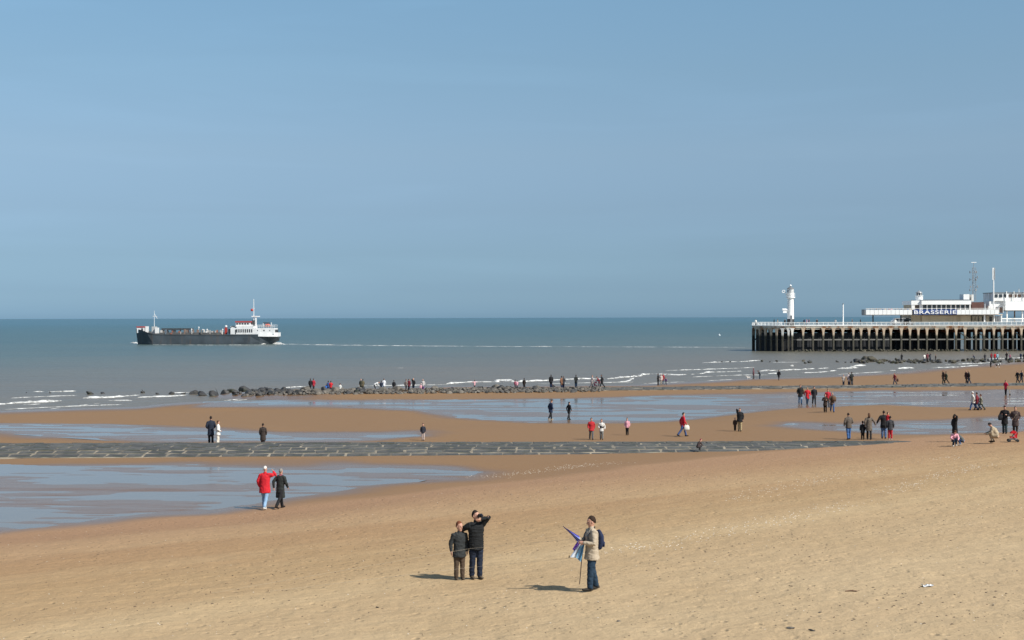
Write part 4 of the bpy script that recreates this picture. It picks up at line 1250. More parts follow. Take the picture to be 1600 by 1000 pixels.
# pose: leg angles (hip, knee) x2, lean of the trunk, nod of the head, hands relative to the shoulders (side outward, forward, up), head turn
POSES = {
    'stand': dict(legs=((2, 3), (-2, 3)), hands=((.07, .06, -.50), (.07, .06, -.50))),
    'stand2': dict(legs=((6, 8), (-3, 4)), hands=((.10, .08, -.47), (.02, .17, -.36)), lean=2),
    'pockets': dict(legs=((3, 4), (-3, 4)), hands=((.02, .12, -.40), (.02, .12, -.40))),
    'back': dict(legs=((3, 4), (-2, 4)), hands=((-.08, -.10, -.44), (-.08, -.10, -.44)), nod=10),
    'walk': dict(legs=((24, 12), (-20, 18)), hands=((.08, -.12, -.47), (.08, .20, -.44)), lean=4),
    'walk2': dict(legs=((-18, 22), (22, 10)), hands=((.08, .22, -.43), (.08, -.13, -.46)), lean=5),
    'stroll': dict(legs=((13, 8), (-12, 14)), hands=((.08, -.03, -.49), (.07, .12, -.46)), lean=3),
    'bend': dict(legs=((18, 10), (12, 8)), hands=((.0, .16, -.48), (.0, .20, -.46)), lean=62, nod=20),
    'stoop': dict(legs=((12, 12), (6, 8)), hands=((.03, .22, -.38), (.0, .25, -.34)), lean=28, nod=15),
    'crouch': dict(legs=((112, 128), (100, 132)), hands=((.0, .32, -.34), (.02, .34, -.30)), lean=30, nod=12),
    'kneel': dict(legs=((118, 138), (105, 140)), hands=((.0, .28, -.42), (.02, .30, -.40)), lean=42, nod=20),
    'sit': dict(legs=((86, 80), (84, 84)), hands=((.0, .26, -.36), (.0, .28, -.36)), lean=6),
    'phone': dict(legs=((4, 4), (-3, 4)), hands=((.07, .05, -.50), (-.09, .13, .16)), nod=0),
    'camera': dict(legs=((3, 4), (-3, 3)), hands=((-.12, .20, .16), (-.13, .20, .16))),
    'armsout': dict(legs=((4, 6), (-4, 6)), hands=((.46, .05, .05), (.46, .05, .02))),
    'carry': dict(legs=((4, 5), (-3, 4)), hands=((-.02, .22, -.22), (-.02, .22, -.20)), lean=-3),
    'push': dict(legs=((15, 10), (-14, 14)), hands=((-.02, .36, -.32), (-.02, .36, -.32)), lean=8),
    'holdright': dict(legs=((12, 8), (-10, 10)), hands=((.08, .02, -.49), (.24, .06, -.44)), lean=2),
    'holdleft': dict(legs=((4, 4), (-3, 4)), hands=((.24, .06, -.44), (.08, .02, -.49)), lean=2),
}

def joints(pose, hs):
    q = dict(lean=0, nod=0, turn=0); q.update(pose)
    J = {}
    pel = Vector((0, 0, .93)); L = R(q['lean'])
    upv = Vector((0, math.sin(L), math.cos(L))); fwv = Vector((0, math.cos(L), -math.sin(L)))
    J['pel'], J['up'], J['fw'] = pel, upv, fwv
    J['legs'] = []
    for sgn, (h, k_) in zip((-1, 1), q['legs']):
        hip = pel + Vector((sgn * .092, 0, -.02)); a = R(h); b = R(h - k_)
        knee = hip + Vector((0, math.sin(a), -math.cos(a))) * .42; ank = knee + Vector((0, math.sin(b), -math.cos(b))) * .41
        pit = min(0.0, b * .55)
        J['legs'].append((hip, knee, ank, pit))
    lowest = min(l[2].z + min(0, .17 * math.sin(l[3])) for l in J['legs']) - .085
    J['drop'] = lowest
    sh = pel + upv * .50
    J['arms'] = []
    for sgn, t, pole in zip((-1, 1), q['hands'], q.get('poles') or (None, None)):
        s_ = sh + Vector((sgn * .180, 0, 0)) - upv * .015
        if q['lean'] > 20: tgt = s_ + Vector((sgn * t[0], t[1], t[2]))
        else: tgt = s_ + Vector((sgn * t[0], 0, 0)) + fwv * t[1] + upv * t[2]
        pv = pole or (.55, -.7, -.35)
        el, wr = ik(s_, tgt, .285, .245, Vector((sgn * pv[0], pv[1], pv[2])))
        J['arms'].append((s_, el, wr))
    J['sh'] = sh
    nd = L + R(q['nod']); hup = Vector((0, math.sin(nd), math.cos(nd))); hfw = Vector((0, math.cos(nd), -math.sin(nd)))
    tr = Matrix.Rotation(R(q['turn']), 3, upv); hfw = tr @ hfw; hup = tr @ hup
    J['hup'], J['hfw'], J['hs'] = hup, hfw, hs
    J['neck'] = pel + upv * .535
    J['head'] = J['neck'] + upv * .055 + hup * .0
    return J

class Tubes:
    """closed lofts that overlap; merged into one skin afterwards"""
    def __init__(self): self.mb = MB(); self.seg = []
    def t(self, pts, rad, reg='x', n=12, side=None, flat=False):
        self.mb.tube(pts, rad, n, side, caps=True, flat=flat)
        rr = [(a, a) if not isinstance(a, (tuple, list)) else a for a in rad]
        for i in range(len(pts) - 1):
            self.seg.append((Vector(pts[i]), Vector(pts[i + 1]), sum(rr[i]) / 2, sum(rr[i + 1]) / 2, reg))

def head_tubes(T, J, detail):
    u, f, hs, b = J['hup'], J['hfw'], J['hs'], J['head']
    s_ = f.cross(u)
    P = lambda z, y, x=0: b + (u * z + f * y + s_ * x) * hs
    prof = [(.012, .045, .036, .040), (.045, .030, .056, .066), (.085, .016, .067, .084), (.125, .006, .073, .093), (.165, .000, .075, .096), (.200, -.004, .066, .084), (.226, -.008, .042, .055)]
    T.t([P(z, y) for z, y, a, d in prof], [(a * hs, d * hs) for z, y, a, d in prof], 'skin', 14, s_)
    T.t([J['neck'] - J['up'] * .05, b + u * .05 * hs], [.056, .052], 'skin', 10)
    if detail:
        T.t([P(.122, .094), P(.095, .112), P(.082, .108)], [.009, .014, .012], 'skin', 8)
        for x in (-1, 1):
            T.t([P(.130, -.004, x * .076), P(.100, -.002, x * .076)], [(.010, .020), (.010, .015)], 'skin', 8, s_)
        T.t([P(.062, .088, -.018), P(.062, .092), P(.062, .088, .018)], [.008, .010, .008], 'skin', 6)
        T.t([P(.145, .086, -.04), P(.150, .096), P(.145, .086, .04)], [.010, .012, .010], 'skin', 6)

def hand_tubes(T, J, i, detail):
    sgn = (-1, 1)[i]; s_, el, wr = J['arms'][i]
    d = (wr - el).normalized()
    out = Vector((sgn, 0, 0)); out = (out - d * out.dot(d)).normalized()
    side = d.cross(out)                                            # across the palm
    T.t([wr - d * .02, wr + d * .05, wr + d * .09], [(.030, .024), (.040, .018), (.038, .015)], 'skin', 10, side)
    if detail:
        curl = -out
        for k_, (off, ln) in enumerate(((-.030, .062), (-.010, .074), (.010, .070), (.030, .055))):
            a = wr + d * .088 + side * off
            b = a + d * ln * .5 + curl * .008; c = b + d * ln * .38 + curl * .024
            T.t([a - d * .02, a, b, c], [.0095, .0092, .0085, .0075], 'skin', 7)
        a = wr + d * .030 + side * (-.036); b = a - side * .026 + d * .028; c = b + d * .030 + curl * .012
        T.t([a, b, c], [.013, .0105, .009], 'skin', 7)
    else:
        T.t([wr + d * .085, wr + d * .15 - out * .03], [(.032, .014), (.020, .012)], 'skin', 8, side)

def body_tubes(T, J, detail):
    pel, u = J['pel'], J['up']
    X = Vector((1, 0, 0))
    T.t([pel - u * .07, pel + u * .12, pel + u * .34, pel + u * .47, pel + u * .54], [(.150, .100), (.130, .090), (.160, .108), (.145, .085), (.055, .055)], 'top', 14, X)
    for i in (0, 1):
        s_, el, wr = J['arms'][i]
        T.t([s_ - Vector(((-1, 1)[i] * .05, 0, 0)), s_, (s_ + el) / 2, el, (el + wr) / 2, wr], [.054, .050, .040, .030, .034, .029], 'top', 10)
        hip, kn, an, pit = J['legs'][i]
        T.t([hip, hip.lerp(kn, .5), kn, kn.lerp(an, .35), an], [.086, .074, .056, .056, .040], 'bottom', 10)
        fd = Vector((0, math.cos(pit), math.sin(pit)))
        T.t([an - Vector((0, .03, .045)), an + fd * .06 - Vector((0, 0, .045)), an + fd * .17 - Vector((0, 0, .052))], [(.034, .038), (.038, .034), (.030, .022)], 'shoe', 10, X)
    head_tubes(T, J, detail)
    for i in (0, 1): hand_tubes(T, J, i, detail)

def top_tubes(T, J, coat, bulk=1.0, collar=True):
    pel, u = J['pel'], J['up']; X = Vector((1, 0, 0)); b = bulk
    legf = (J['legs'][0][1] + J['legs'][1][1]) / 2 - pel                 # skirts follow the thighs
    lf = legf.normalized()
    pts = [pel + u * .10, pel + u * .24, pel + u * .38, pel + u * .475, pel + u * .53]
    rad = [(.172 * b, .130 * b), (.176 * b, .134 * b), (.186 * b, .136 * b), (.172 * b, .108 * b), (.085, .080)]
    hem = [pel + lf * max(.12, coat + .06)]
    hr = [(.180 * b, .142 * b)]
    if coat > .12:
        hem = [pel + lf * (coat + .06), pel + lf * coat * .5] ; hr = [(.200 * b, .168 * b), (.190 * b, .152 * b)]
    T.t(hem + [pel] + pts, hr + [(.176 * b, .140 * b)] + rad, 'top', 18, X, True)
    if collar: T.t([pel + u * .50, pel + u * .585], [(.080, .078), (.066, .068)], 'top', 14, X)
    for i in (0, 1):
        s_, el, wr = J['arms'][i]; k_ = .5 + .5 * b
        T.t([s_ - Vector(((-1, 1)[i] * .06, 0, 0)), s_, s_.lerp(el, .5), el, el.lerp(wr, .5), el.lerp(wr, .97)], [.084 * k_, .083 * k_, .072 * k_, .064 * k_, .056 * k_, .046 * k_], 'top', 12)

def bottom_tubes(T, J, wide=1.0):
    pel, u = J['pel'], J['up']; X = Vector((1, 0, 0))
    T.t([pel - Vector((0, 0, .075)), pel, pel + u * .13], [(.160, .112), (.168, .118), (.150, .106)], 'bottom', 14, X)
    for i in (0, 1):
        hip, kn, an, pit = J['legs'][i]
        T.t([hip + Vector((0, 0, -.01)), hip.lerp(kn, .5), kn, kn.lerp(an, .4), kn.lerp(an, .98)], [.100, .089 * wide, .071 * wide, .069 * wide, .064 * wide], 'bottom', 12)

def shoe_mesh(J, i):
    hip, kn, an, pit = J['legs'][i]
    fd = Vector((0, math.cos(pit), math.sin(pit))); dn = Vector((0, math.sin(pit), -math.cos(pit)))
    b = MB(); c = an + dn * .045
    b.tube([c - fd * .075, c - fd * .02, c + fd * .08, c + fd * .17, c + fd * .20], [(.030, .032), (.042, .044), (.046, .040), (.042, .030), (.026, .018)], 12, (1, 0, 0), caps=False)
    b.bar(an + Vector((0, 0, .04)), c, .048, 10)
    return b

def hair_mesh(J, style):
    u, f, hs = J['hup'], J['hfw'], J['hs']; s_ = f.cross(u); b = J['head']
    P = lambda x, y, z: b + (u * z + f * y + s_ * x) * hs
    mb = MB(); n, m_ = 18, 12; vs = []; rg = random.Random(int(hs * 1000) + len(style))
    for i in range(m_ + 1):
        th = math.pi * i / m_
        for j in range(n):
            a = 2 * math.pi * j / n
            x, y, z = math.sin(th) * math.cos(a), math.sin(th) * math.sin(a), math.cos(th)
            line = -.08 + (.62 * y if y > 0 else .48 * y) if style != 'bald' else .30 + .4 * y            # the hairline drops towards the nape
            if style == 'long': line = -.2 + .60 * y
            if style == 'cap': line = .22
            k_ = 1.0 if z > line else max(.55, 1.0 - (line - z) * 2.6)
            k_ *= 1 + rg.uniform(-.02, .03)
            vs.append(P(x * .0805 * k_, y * .101 * k_ - .008,   .142 + z * .126 * k_))
    fs = [(i * n + j, i * n + (j + 1) % n, (i + 1) * n + (j + 1) % n, (i + 1) * n + j) for i in range(m_) for j in range(n)]
    mb.add(vs, fs)
    if style == 'long':
        mb.tube([P(0, -.075, .17), P(0, -.100, .06), P(0, -.085, -.06)], [(.070 * hs, .04), (.080 * hs, .045), (.055 * hs, .03)], 12, s_)
    if style == 'hood':
        mb.tube([P(0, -.06, .03), P(0, -.09, -.02), P(0, -.08, -.07)], [(.10, .05), (.12, .06), (.10, .04)], 12, s_)
    if style == 'cap':
        mb.tube([P(0, .06, .165), P(0, .12, .155), P(0, .165, .150)], [(.07, .012), (.065, .010), (.04, .008)], 10, s_)
    return mb

PENDING = []       # (temporary object, callback) pairs that wait for one common evaluation
def skin_later(mbx, voxel, done, smooth=3):
    me = mbx.mesh('tmp'); o = bpy.data.objects.new('tmp', me); COL.objects.link(o)
    r_ = o.modifiers.new('r', 'REMESH'); r_.mode = 'VOXEL'; r_.voxel_size = voxel; r_.use_smooth_shade = True
    if smooth:
        s_ = o.modifiers.new('s', 'SMOOTH'); s_.factor = .5; s_.iterations = smooth
    PENDING.append((o, done))

def person(px, py, hpx, top, bottom, hair, face, pose, label, coat=0.0, level=None, style='short', bulk=1.06, shoes='shoe', spot=None, group=None, wide=1.1, over=None, rootname='person', head=1.0):
    """level: 'near' and 'mid' figures wear separate clothes, 'far' ones are a single skin"""
    p = spot if spot is not None else foot(px, py)
    Hm = hpx * p.y / F
    if level is None: level = 'mid' if hpx >= 24 else 'far'
    ps = dict(POSES[pose]) if isinstance(pose, str) else dict(pose)
    if over: ps.update(over)
    base = ps.pop('full', None)
    J = joints(ps, 1.0)
    full = {'crouch': 1.0, 'kneel': .92, 'sit': 1.25, 'bend': 1.15, 'stoop': 1.62}.get(pose if isinstance(pose, str) else '', 1.755)
    sc = Hm / full
    stature = sc * 1.755
    hs = 1.0 + max(0, min(.42, (1.72 - stature) * .42))
    hs *= head
    J = joints(ps, hs)
    root = empty(rootname, p, R(face))
    root.scale = (sc, sc, sc)
    tag(root, label, 'person', group)
    dz = Vector((0, 0, -J['drop']))
    shift = Matrix.Translation(dz)
    pal = lambda c: _k[c] if isinstance(c, str) else c
    near = level == 'near'
    if level == 'far':
        T = Tubes(); top_tubes(T, J, coat, bulk); bottom_tubes(T, J, wide); head_tubes(T, J, False)
        for i in (0, 1):
            hand_tubes(T, J, i, False)
            hip, kn, an, pit = J['legs'][i]; fd = Vector((0, math.cos(pit), math.sin(pit)))
            T.t([an - Vector((0, .05, .05)), an + fd * .16 - Vector((0, 0, .05))], [(.045, .036), (.04, .03)], 'shoe', 10, Vector((1, 0, 0)))
        u, f = J['hup'], J['hfw']; b = J['head']
        T.t([b + (u * .20 - f * .015) * hs, b + (u * .12 - f * .055) * hs] + ([b - f * .09 - u * .05] if style == 'long' else []), [.080 * hs, .070 * hs] + ([.06] if style == 'long' else []), 'hair', 10)
        regs = ['skin', 'top', 'bottom', 'shoe', 'hair']
        mats = [skin_mat, cloth(pal(top)), cloth(pal(bottom)), cloth(pal(shoes)), cloth(pal(hair))]
        def done(me, T=T, root=root, mats=mats, shift=shift):
            n = len(me.polygons); c = np.empty(n * 3, np.float32); me.polygons.foreach_get('center', c); c = c.reshape(-1, 3)
            best = np.full(n, 1e9); idx = np.zeros(n, np.int32)
            for a, b_, r0, r1, reg in T.seg:
                a_, d_ = np.array(a), np.array(b_ - a); t = np.clip(((c - a_) @ d_) / (d_ @ d_ + 1e-9), 0, 1)
                dist = np.linalg.norm(c - a_ - t[:, None] * d_, axis=1) - (r0 + (r1 - r0) * t)
                w = dist < best; best[w] = dist[w]; idx[w] = regs.index(reg)
            for m_ in mats: me.materials.append(m_)
            me.polygons.foreach_set('material_index', idx); me.transform(shift); me.name = 'body'
            link(bpy.data.objects.new('body', me), root)
        skin_later(T.mb, .036, done, 2)
        return root, sc
    def part(name, mat, fold=0.0):
        def done(me):
            if fold:
                nv = len(me.vertices); co_ = np.empty(nv * 3, np.float32); no_ = np.empty(nv * 3, np.float32)
                me.vertices.foreach_get('co', co_); me.vertex_normals.foreach_get('vector', no_)
                co_ = co_.reshape(-1, 3); q_ = co_ * np.array([7.0, 7.0, 12.0]) + np.array([px, py, 0.0])
                f_ = np.array([mnoise.noise(Vector(q)) for q in q_]) + .5 * np.array([mnoise.noise(Vector(q)) for q in q_ * 2.3])
                me.vertices.foreach_set('co', (co_ + no_.reshape(-1, 3) * (fold * f_)[:, None]).astype(np.float32).ravel()); me.update()
            me.materials.append(mat); me.transform(shift); me.name = name
            link(bpy.data.objects.new(name, me), root)
        return done
    T = Tubes(); body_tubes(T, J, near); skin_later(T.mb, .0058 if near else .022, part('body', skin_mat), 2)
    T = Tubes(); top_tubes(T, J, coat, bulk); skin_later(T.mb, .011 if near else .021, part('coat' if coat > .2 else 'jacket', cloth(pal(top)), .014), 7 if near else 3)
    T = Tubes(); bottom_tubes(T, J, wide); skin_later(T.mb, .011 if near else .021, part('trousers', cloth(pal(bottom)), .012), 3)
    for i in (0, 1):
        me = shoe_mesh(J, i).mesh('shoe', True); me.transform(shift); me.materials.append(cloth(pal(shoes))); link(bpy.data.objects.new('shoe', me), root)
    me = hair_mesh(J, style).mesh('hair', True); me.transform(shift); me.materials.append(cloth(pal(hair))); link(bpy.data.objects.new('hood' if style == 'hood' else 'cap' if style == 'cap' else 'hair', me), root)
    if near:
        u, f = J['hup'], J['hfw']; s_ = f.cross(u)
        for x in (-1, 1):
            b = MB(); c = J['head'] + (u * .118 + f * .088 + s_ * (.031 * x)) * hs
            b.tube([c - s_ * .010, c + s_ * .010], [.007, .007], 8, caps=True); me = b.mesh('eye', True); me.transform(shift); me.materials.append(cloth((.02, .014, .012))); link(bpy.data.objects.new('eye', me), root)
    root['_j'] = 0
    del root['_j']
    return root, sc, J

def finish_people():
    bpy.context.view_layer.update()
    dg = bpy.context.evaluated_depsgraph_get()
    meshes = [bpy.data.meshes.new_from_object(o.evaluated_get(dg)) for o, _ in PENDING]
    for (o, done), me in zip(PENDING, meshes):
        me.materials.clear(); done(me)
    for o, _ in PENDING:
        m_ = o.data; bpy.data.objects.remove(o); bpy.data.meshes.remove(m_)
    PENDING.clear()

# ---- the three in the foreground
def out(root, sc, v):                                   # a point in a figure's own frame, in the world
    return Matrix.Translation(root.location) @ Matrix.Rotation(root.rotation_euler.z, 4, 'Z') @ (Vector(v) * sc)

boy, boy_s, boy_j = person(718, 906.5, 88, (.027, .030, .031), (.075, .052, .036), 'rhair', 202, 'stand', 'boy in an open grey jacket and brown trousers beside the adult raising a camera', coat=.15, level='near',
       over=dict(turn=22, nod=-2, hands=((.06, .04, -.51), (.10, .02, -.50))), bulk=1.10, head=1.08, shoes=(.10, .075, .05), wide=1.12)
man, man_s, man_j = person(744, 904.5, 104, (.011, .012, .013), (.013, .019, .036), 'dhair', 205, 'stand', 'adult in a black padded jacket raising a camera to the eyes beside a boy', coat=.10, level='near',
       over=dict(turn=25, nod=-6, hands=((-.13, .22, .17), (.22, -.22, -.38)), poles=((1.0, .1, .45), (.6, -.6, -.3)), legs=((4, 4), (-4, 4))), bulk=1.18, head=1.06, shoes=(.09, .07, .05), wide=1.15)
kman, kman_s, kman_j = person(925, 923, 114, (.40, .33, .245), (.017, .036, .062), (.030, .017, .011), 108, 'stand', 'man in a beige jacket and blue jeans facing the sea and holding a folded kite', coat=.125, level='near',
       over=dict(turn=-8, nod=4, hands=((-.02, .27, -.24), (-.06, .30, -.20)), legs=((10, 8), (-6, 8))), bulk=1.12, head=1.04, shoes=(.03, .026, .022), wide=1.15)

def details():
    # quilting seams and collar of the padded jacket, pocket flaps of the beige one
    J, dzm = man_j, -man_j['drop']
    for t in (.04, .13, .22, .31, .40):
        c = J['pel'] + J['up'] * t + Vector((0, 0, dzm)); b = MB(); n = 24; w, d = .2135, .1600
        for i in range(n):
            a, e = 2 * math.pi * i / n, 2 * math.pi * (i + 1) / n
            b.bar(c + Vector((w * math.cos(a), d * math.sin(a), 0)), c + Vector((w * math.cos(e), d * math.sin(e), 0)), .006, 4)
        b.build('quilt_seam', cloth((.020, .021, .022)), man)
    J, dzk = kman_j, -kman_j['drop']
    lo = J['pel'] + Vector((0, 0, dzk))
    for sx_ in (-1, 1):
        MB().tube([lo + Vector((sx_ * .165, .085, -.06)), lo + Vector((sx_ * .120, .140, -.02))], [(.012, .004), (.012, .004)], 6).build('pocket_flap', cloth((.27, .22, .16)), kman)
    MB().tube([lo + J['up'] * .52 + Vector((0, .075, 0)), lo + J['up'] * .30 + Vector((0, .156, 0)), lo + Vector((0, .160, -.10))], [.006] * 3, 5).build('zip', cloth((.20, .17, .13)), kman)
    MB().tube([lo + J['up'] * .575 + Vector((-.06, -.03, 0)), lo + J['up'] * .58 + Vector((0, -.075, 0)), lo + J['up'] * .575 + Vector((.06, -.03, 0))], [(.015, .03)] * 3, 8).build('collar', cloth((.05, .04, .035)), kman)
details()

# camera raised by the figure in black
def build_camera():
    J = man_j; c = J['head'] + (J['hup'] * .128 + J['hfw'] * .150) * J['hs'] + Vector((0, 0, -J['drop']))
    root = empty('hand_camera', out(man, man_s, c)); tag(root, 'small black camera held before the eyes of the figure in the padded jacket', 'camera')
    root.rotation_euler = (0, 0, man.rotation_euler.z + R(25))
    MB().bbox(-.07, .07, -.03, .03, -.045, .045, .01).build('body', cloth((.012, .012, .014), .4), root)
    b = MB(); b.tube([(0, .03, 0), (0, .085, 0)], [.032, .034], 12); b.build('lens', cloth((.02, .02, .03), .3), root)
build_camera()

def build_backpack(fig, fs, J, col, label, w=.15):
    root = empty('backpack', out(fig, fs, J['pel'] + J['up'] * .12 + Vector((0, -.16, -J['drop'])))); root.rotation_euler = fig.rotation_euler; root.scale = (fs, fs, fs)
    tag(root, label, 'backpack')
    b = MB(); b.tube([(0, -.02, -.04), (0, -.055, .10), (0, -.055, .24), (0, -.02, .36)], [(w * .85, .06), (w, .085), (w * .95, .08), (w * .7, .05)], 16, (1, 0, 0), caps=True); b.build('bag', cloth(col), root, True)
    b = MB(); b.tube([(0, -.125, .0), (0, -.135, .10)], [(w * .7, .03), (w * .65, .025)], 12, (1, 0, 0), caps=True); b.build('front_pocket', cloth(tuple(c * 1.3 for c in col)), root, True)
    for s_ in (-1, 1):
        b = MB(); b.tube([(s_ * .10, .03, .36), (s_ * .11, .16, .42), (s_ * .115, .31, .30), (s_ * .13, .31, .14), (s_ * .14, .12, .02)], [(.022, .006)] * 5, 6); b.build('strap', cloth(tuple(c * .8 for c in col)), root)
build_backpack(kman, kman_s, kman_j, (.016, .024, .060), 'navy backpack worn by the man with the kite', .135)

def build_kite():
    Yk = kman.location.y - .12
    g = at(908, 842, Yk); root = empty('folded_kite', g); tag(root, 'folded blue, violet and white kite held by the man in beige', 'kite')
    L = lambda px, py, dy: at(px, py, Yk + dy) - g
    def sheet(name, col, rings):
        """rings: rows of points across the cloth; given a thickness and pleats"""
        n = len(rings[0]); m_ = len(rings); vs, fs = [], []
        for th in (0.0, .006):
            for r_ in rings: vs += [p + Vector((0, th, 0)) for p in r_]
        o_ = n * m_
        for i in range(m_ - 1):
            for j in range(n - 1):
                a = i * n + j; fs += [(a, a + 1, a + n + 1, a + n), (o_ + a, o_ + a + n, o_ + a + n + 1, o_ + a + 1)]
        edge = [i for i in range(n)] + [i * n + n - 1 for i in range(1, m_)] + [(m_ - 1) * n + j for j in range(n - 2, -1, -1)] + [i * n for i in range(m_ - 2, 0, -1)]
        for a, b_ in zip(edge, edge[1:] + edge[:1]): fs.append((a, b_, o_ + b_, o_ + a))
        b = MB(); b.add(vs, fs); b.build(name, cloth(col), root)
    def grid(a0, a1, b0, b1, amp, ph, m_=9, n=9):
        rows = []
        for i in range(m_):
            u = i / (m_ - 1); row = []
            for j in range(n):
                v = j / (n - 1)
                px = (a0[0] * (1 - v) + a1[0] * v) * (1 - u) + (b0[0] * (1 - v) + b1[0] * v) * u
                py_ = (a0[1] * (1 - v) + a1[1] * v) * (1 - u) + (b0[1] * (1 - v) + b1[1] * v) * u
                row.append(L(px, py_, amp * math.sin(v * 7.5 + ph + u * 1.3)))
            rows.append(row)
        return rows
    sheet('upper_panel', (.085, .085, .36), grid((880.3, 822.8), (881.2, 824.4), (905.5, 838), (903.5, 846), .02, 0))
    sheet('upper_panel', (.22, .30, .60), grid((890, 829.3), (891.5, 834), (906, 840), (904.5, 849), .03, 1.3))
    sheet('violet_panel', (.16, .06, .36), grid((903.5, 843.5), (911, 846), (894.5, 858), (897.5, 861), .035, .5))
    sheet('white_panel', (.62, .68, .76), grid((907, 846), (911, 848), (890.5, 870.5), (904, 872), .045, 2.0))
    sheet('blue_panel', (.17, .38, .56), grid((909.5, 846.5), (914, 848), (900, 871), (907.5, 878), .04, 3.1))
    sheet('dark_mark', (.03, .03, .05), grid((898.0, 858.8), (899.4, 858.8), (897.2, 861), (899.6, 861.4), .001, 0, 3, 3))
    b = MB(); b.tube([L(914, 838, .02), L(909, 872, .0), L(905.6, 913, -.02)], [.013, .012, .010], 8); b.build('spar', cloth((.05, .035, .03)), root)
    b = MB(); b.tube([L(879.8, 822.2, -.03), L(910, 847, -.03)], [.008, .010], 8); b.build('spar', cloth((.03, .025, .06)), root)
    b = MB(); b.tube([L(889.6, 868, -.03), L(889.2, 871.8, -.03)], [.014, .012], 8); b.build('end_cap', cloth((.02, .02, .02)), root)
    # two flying lines lead off across the sand, in front of the pair
    for i, (p0, mid, end, lab) in enumerate((((909, 841, .0), (735, 857, 36.6), (330, 902, 36.4), 'thin pale kite line stretched at hip height in front of the pair'), ((906, 871, .0), (735, 886.5, 36.8), (420, 905, 36.6), 'thin pale kite line stretched at knee height in front of the pair'))):
        a = at(p0[0], p0[1], Yk + p0[2]); m_ = at(mid[0], mid[1], mid[2]); e = at(end[0], end[1], end[2]); e.z = gz(e.x, e.y) + .004
        pts = [a.lerp(m_, t) for t in (0, .34, .67)] + [m_.lerp(e, t) for t in (0, .25, .5, .75, 1)]
        r2 = empty('kite_line', a); tag(r2, lab, 'line')
        b = MB(); b.tube([p - a for p in pts], [.0024] * len(pts), 5); b.build('cord', paint('pale_cord', (.42, .36, .27), .8, .1), r2)
        b = MB(); b.tube([e - a + Vector((0, 0, -.06)), e - a + Vector((-.02, 0, .05))], [.012, .010], 6); b.build('peg', paint('peg_wood', (.22, .15, .09), .8, .2), r2)
build_kite()

# ---- everybody else on the beach: pixel of the feet, height in pixels, clothes, facing, pose, label
def P(*a, **k): return person(*a, **k)
r1 = P(414, 796, 67, (.52, .018, .028), 'ljeans', 'whair', -14, 'stroll', 'white haired man in a red padded coat and pale jeans by the near pool', coat=.18, style='bald', bulk=1.22, shoes='wshoe',
       over=dict(hands=((.08, .04, -.48), (.13, .12, .15)), poles=(None, (1, .2, -.2))))
r2 = P(438, 794.5, 63, (.022, .025, .024), 'black', 'ghair', -28, 'walk', 'grey haired walker in a long dark coat beside the man in the red padded coat', coat=.36, bulk=1.08)
J = r2[2]; b = MB(); c = J['neck'] + Vector((0, 0, -J['drop'])) + J['up'] * .03
b.tube([c - Vector((0, 0, .035)), c + Vector((0, 0, .03))], [(.082, .080), (.072, .072)], 14); b.build('scarf', cloth((.45, .14, .18)), r2[0])
P(329.5, 695, 44, (.016, .022, .038), (.014, .016, .020), 'dhair', 20, 'pockets', 'tall figure in a dark navy coat standing on the paved groyne', coat=.30)
P(340.5, 696, 38, 'white', (.66, .62, .54), 'bhair', -75, 'stand2', 'person in white jacket and cream trousers on the paved groyne', coat=.14, bulk=1.12, shoes='dgrey')
g3 = P(411, 697.5, 35, (.040, .030, .026), 'dgrey', 'dhair', 5, 'stand', 'lone person in a dark brown coat seen from behind at the paved groyne', coat=.42, bulk=1.15, shoes='wshoe')
P(661, 688.5, 26, (.030, .032, .045), (.50, .40, .36), 'dhair', 175, 'stand', 'small child in dark jacket and pale trousers alone near the paved groyne', coat=.1, bulk=1.05)
P(860.5, 656, 31, (.018, .028, .060), 'black', 'bhair', -60, 'stroll', 'stooped walker in a navy coat crossing the wet flat', coat=.22, shoes='sand', over=dict(nod=25))
P(889, 656, 27.5, 'black', (.020, .022, .028), 'black', -50, 'stroll', 'figure all in black with a hood crossing the wet flat behind the navy coat', coat=.16, style='hood', bulk=.95)
P(924, 687, 33.5, (.40, .024, .030), 'grey', 'dhair', 185, 'stroll', 'adult in a red jacket and grey trousers walking up from the flat beside a child', coat=.14, bulk=1.14)
w8 = P(940, 687, 31, (.62, .60, .56), (.20, .20, .19), 'rhair', 170, 'stand2', 'walker in a black and white jacket beside the adult in red', coat=.14, bulk=1.05)
J = w8[2]; b = MB(); c = J['pel'] + Vector((0, 0, -J['drop']))
b.tube([c + J['up'] * .10, c + J['up'] * .30], [(.186, .146), (.194, .148)], 16, (1, 0, 0)); b.build('dark_panel', cloth((.03, .03, .035)), w8[0])
w9 = P(980, 680, 26, 'pink', 'black', 'dhair', 160, 'stand', 'girl in a red and white top alone on the damp sand', coat=.1)
w10 = P(1067, 682, 38, (.48, .020, .035), (.050, .085, .20), 'dhair', -80, 'walk', 'walker in a red jacket and blue jeans carrying a white bag', coat=.12, bulk=1.1)
P(1156, 674, 35.5, (.014, .014, .015), 'tan', 'bhair', 160, 'phone', 'man in a black jacket and sand coloured trousers with one hand at his face', coat=.14, bulk=1.28)
P(1148.5, 673.5, 20, 'brown', 'black', 'dhair', 160, 'stand', 'child in dark brown half hidden behind the man in sand coloured trousers', coat=.12, level='far')
P(1090, 704.5, 15.5, (.060, .042, .040), 'dgrey', 'maroon', -60, 'crouch', 'figure in brown and a red cap crouching on the paved groyne', coat=.16)
P(1326, 687, 41, (.105, .085, .070), (.050, .115, .27), 'dhair', 10, 'stand2', 'adult in a grey brown jacket and bright blue jeans looking out to sea', coat=.10, bulk=1.16, over=dict(legs=((-6, 6), (6, 4)), nod=12))
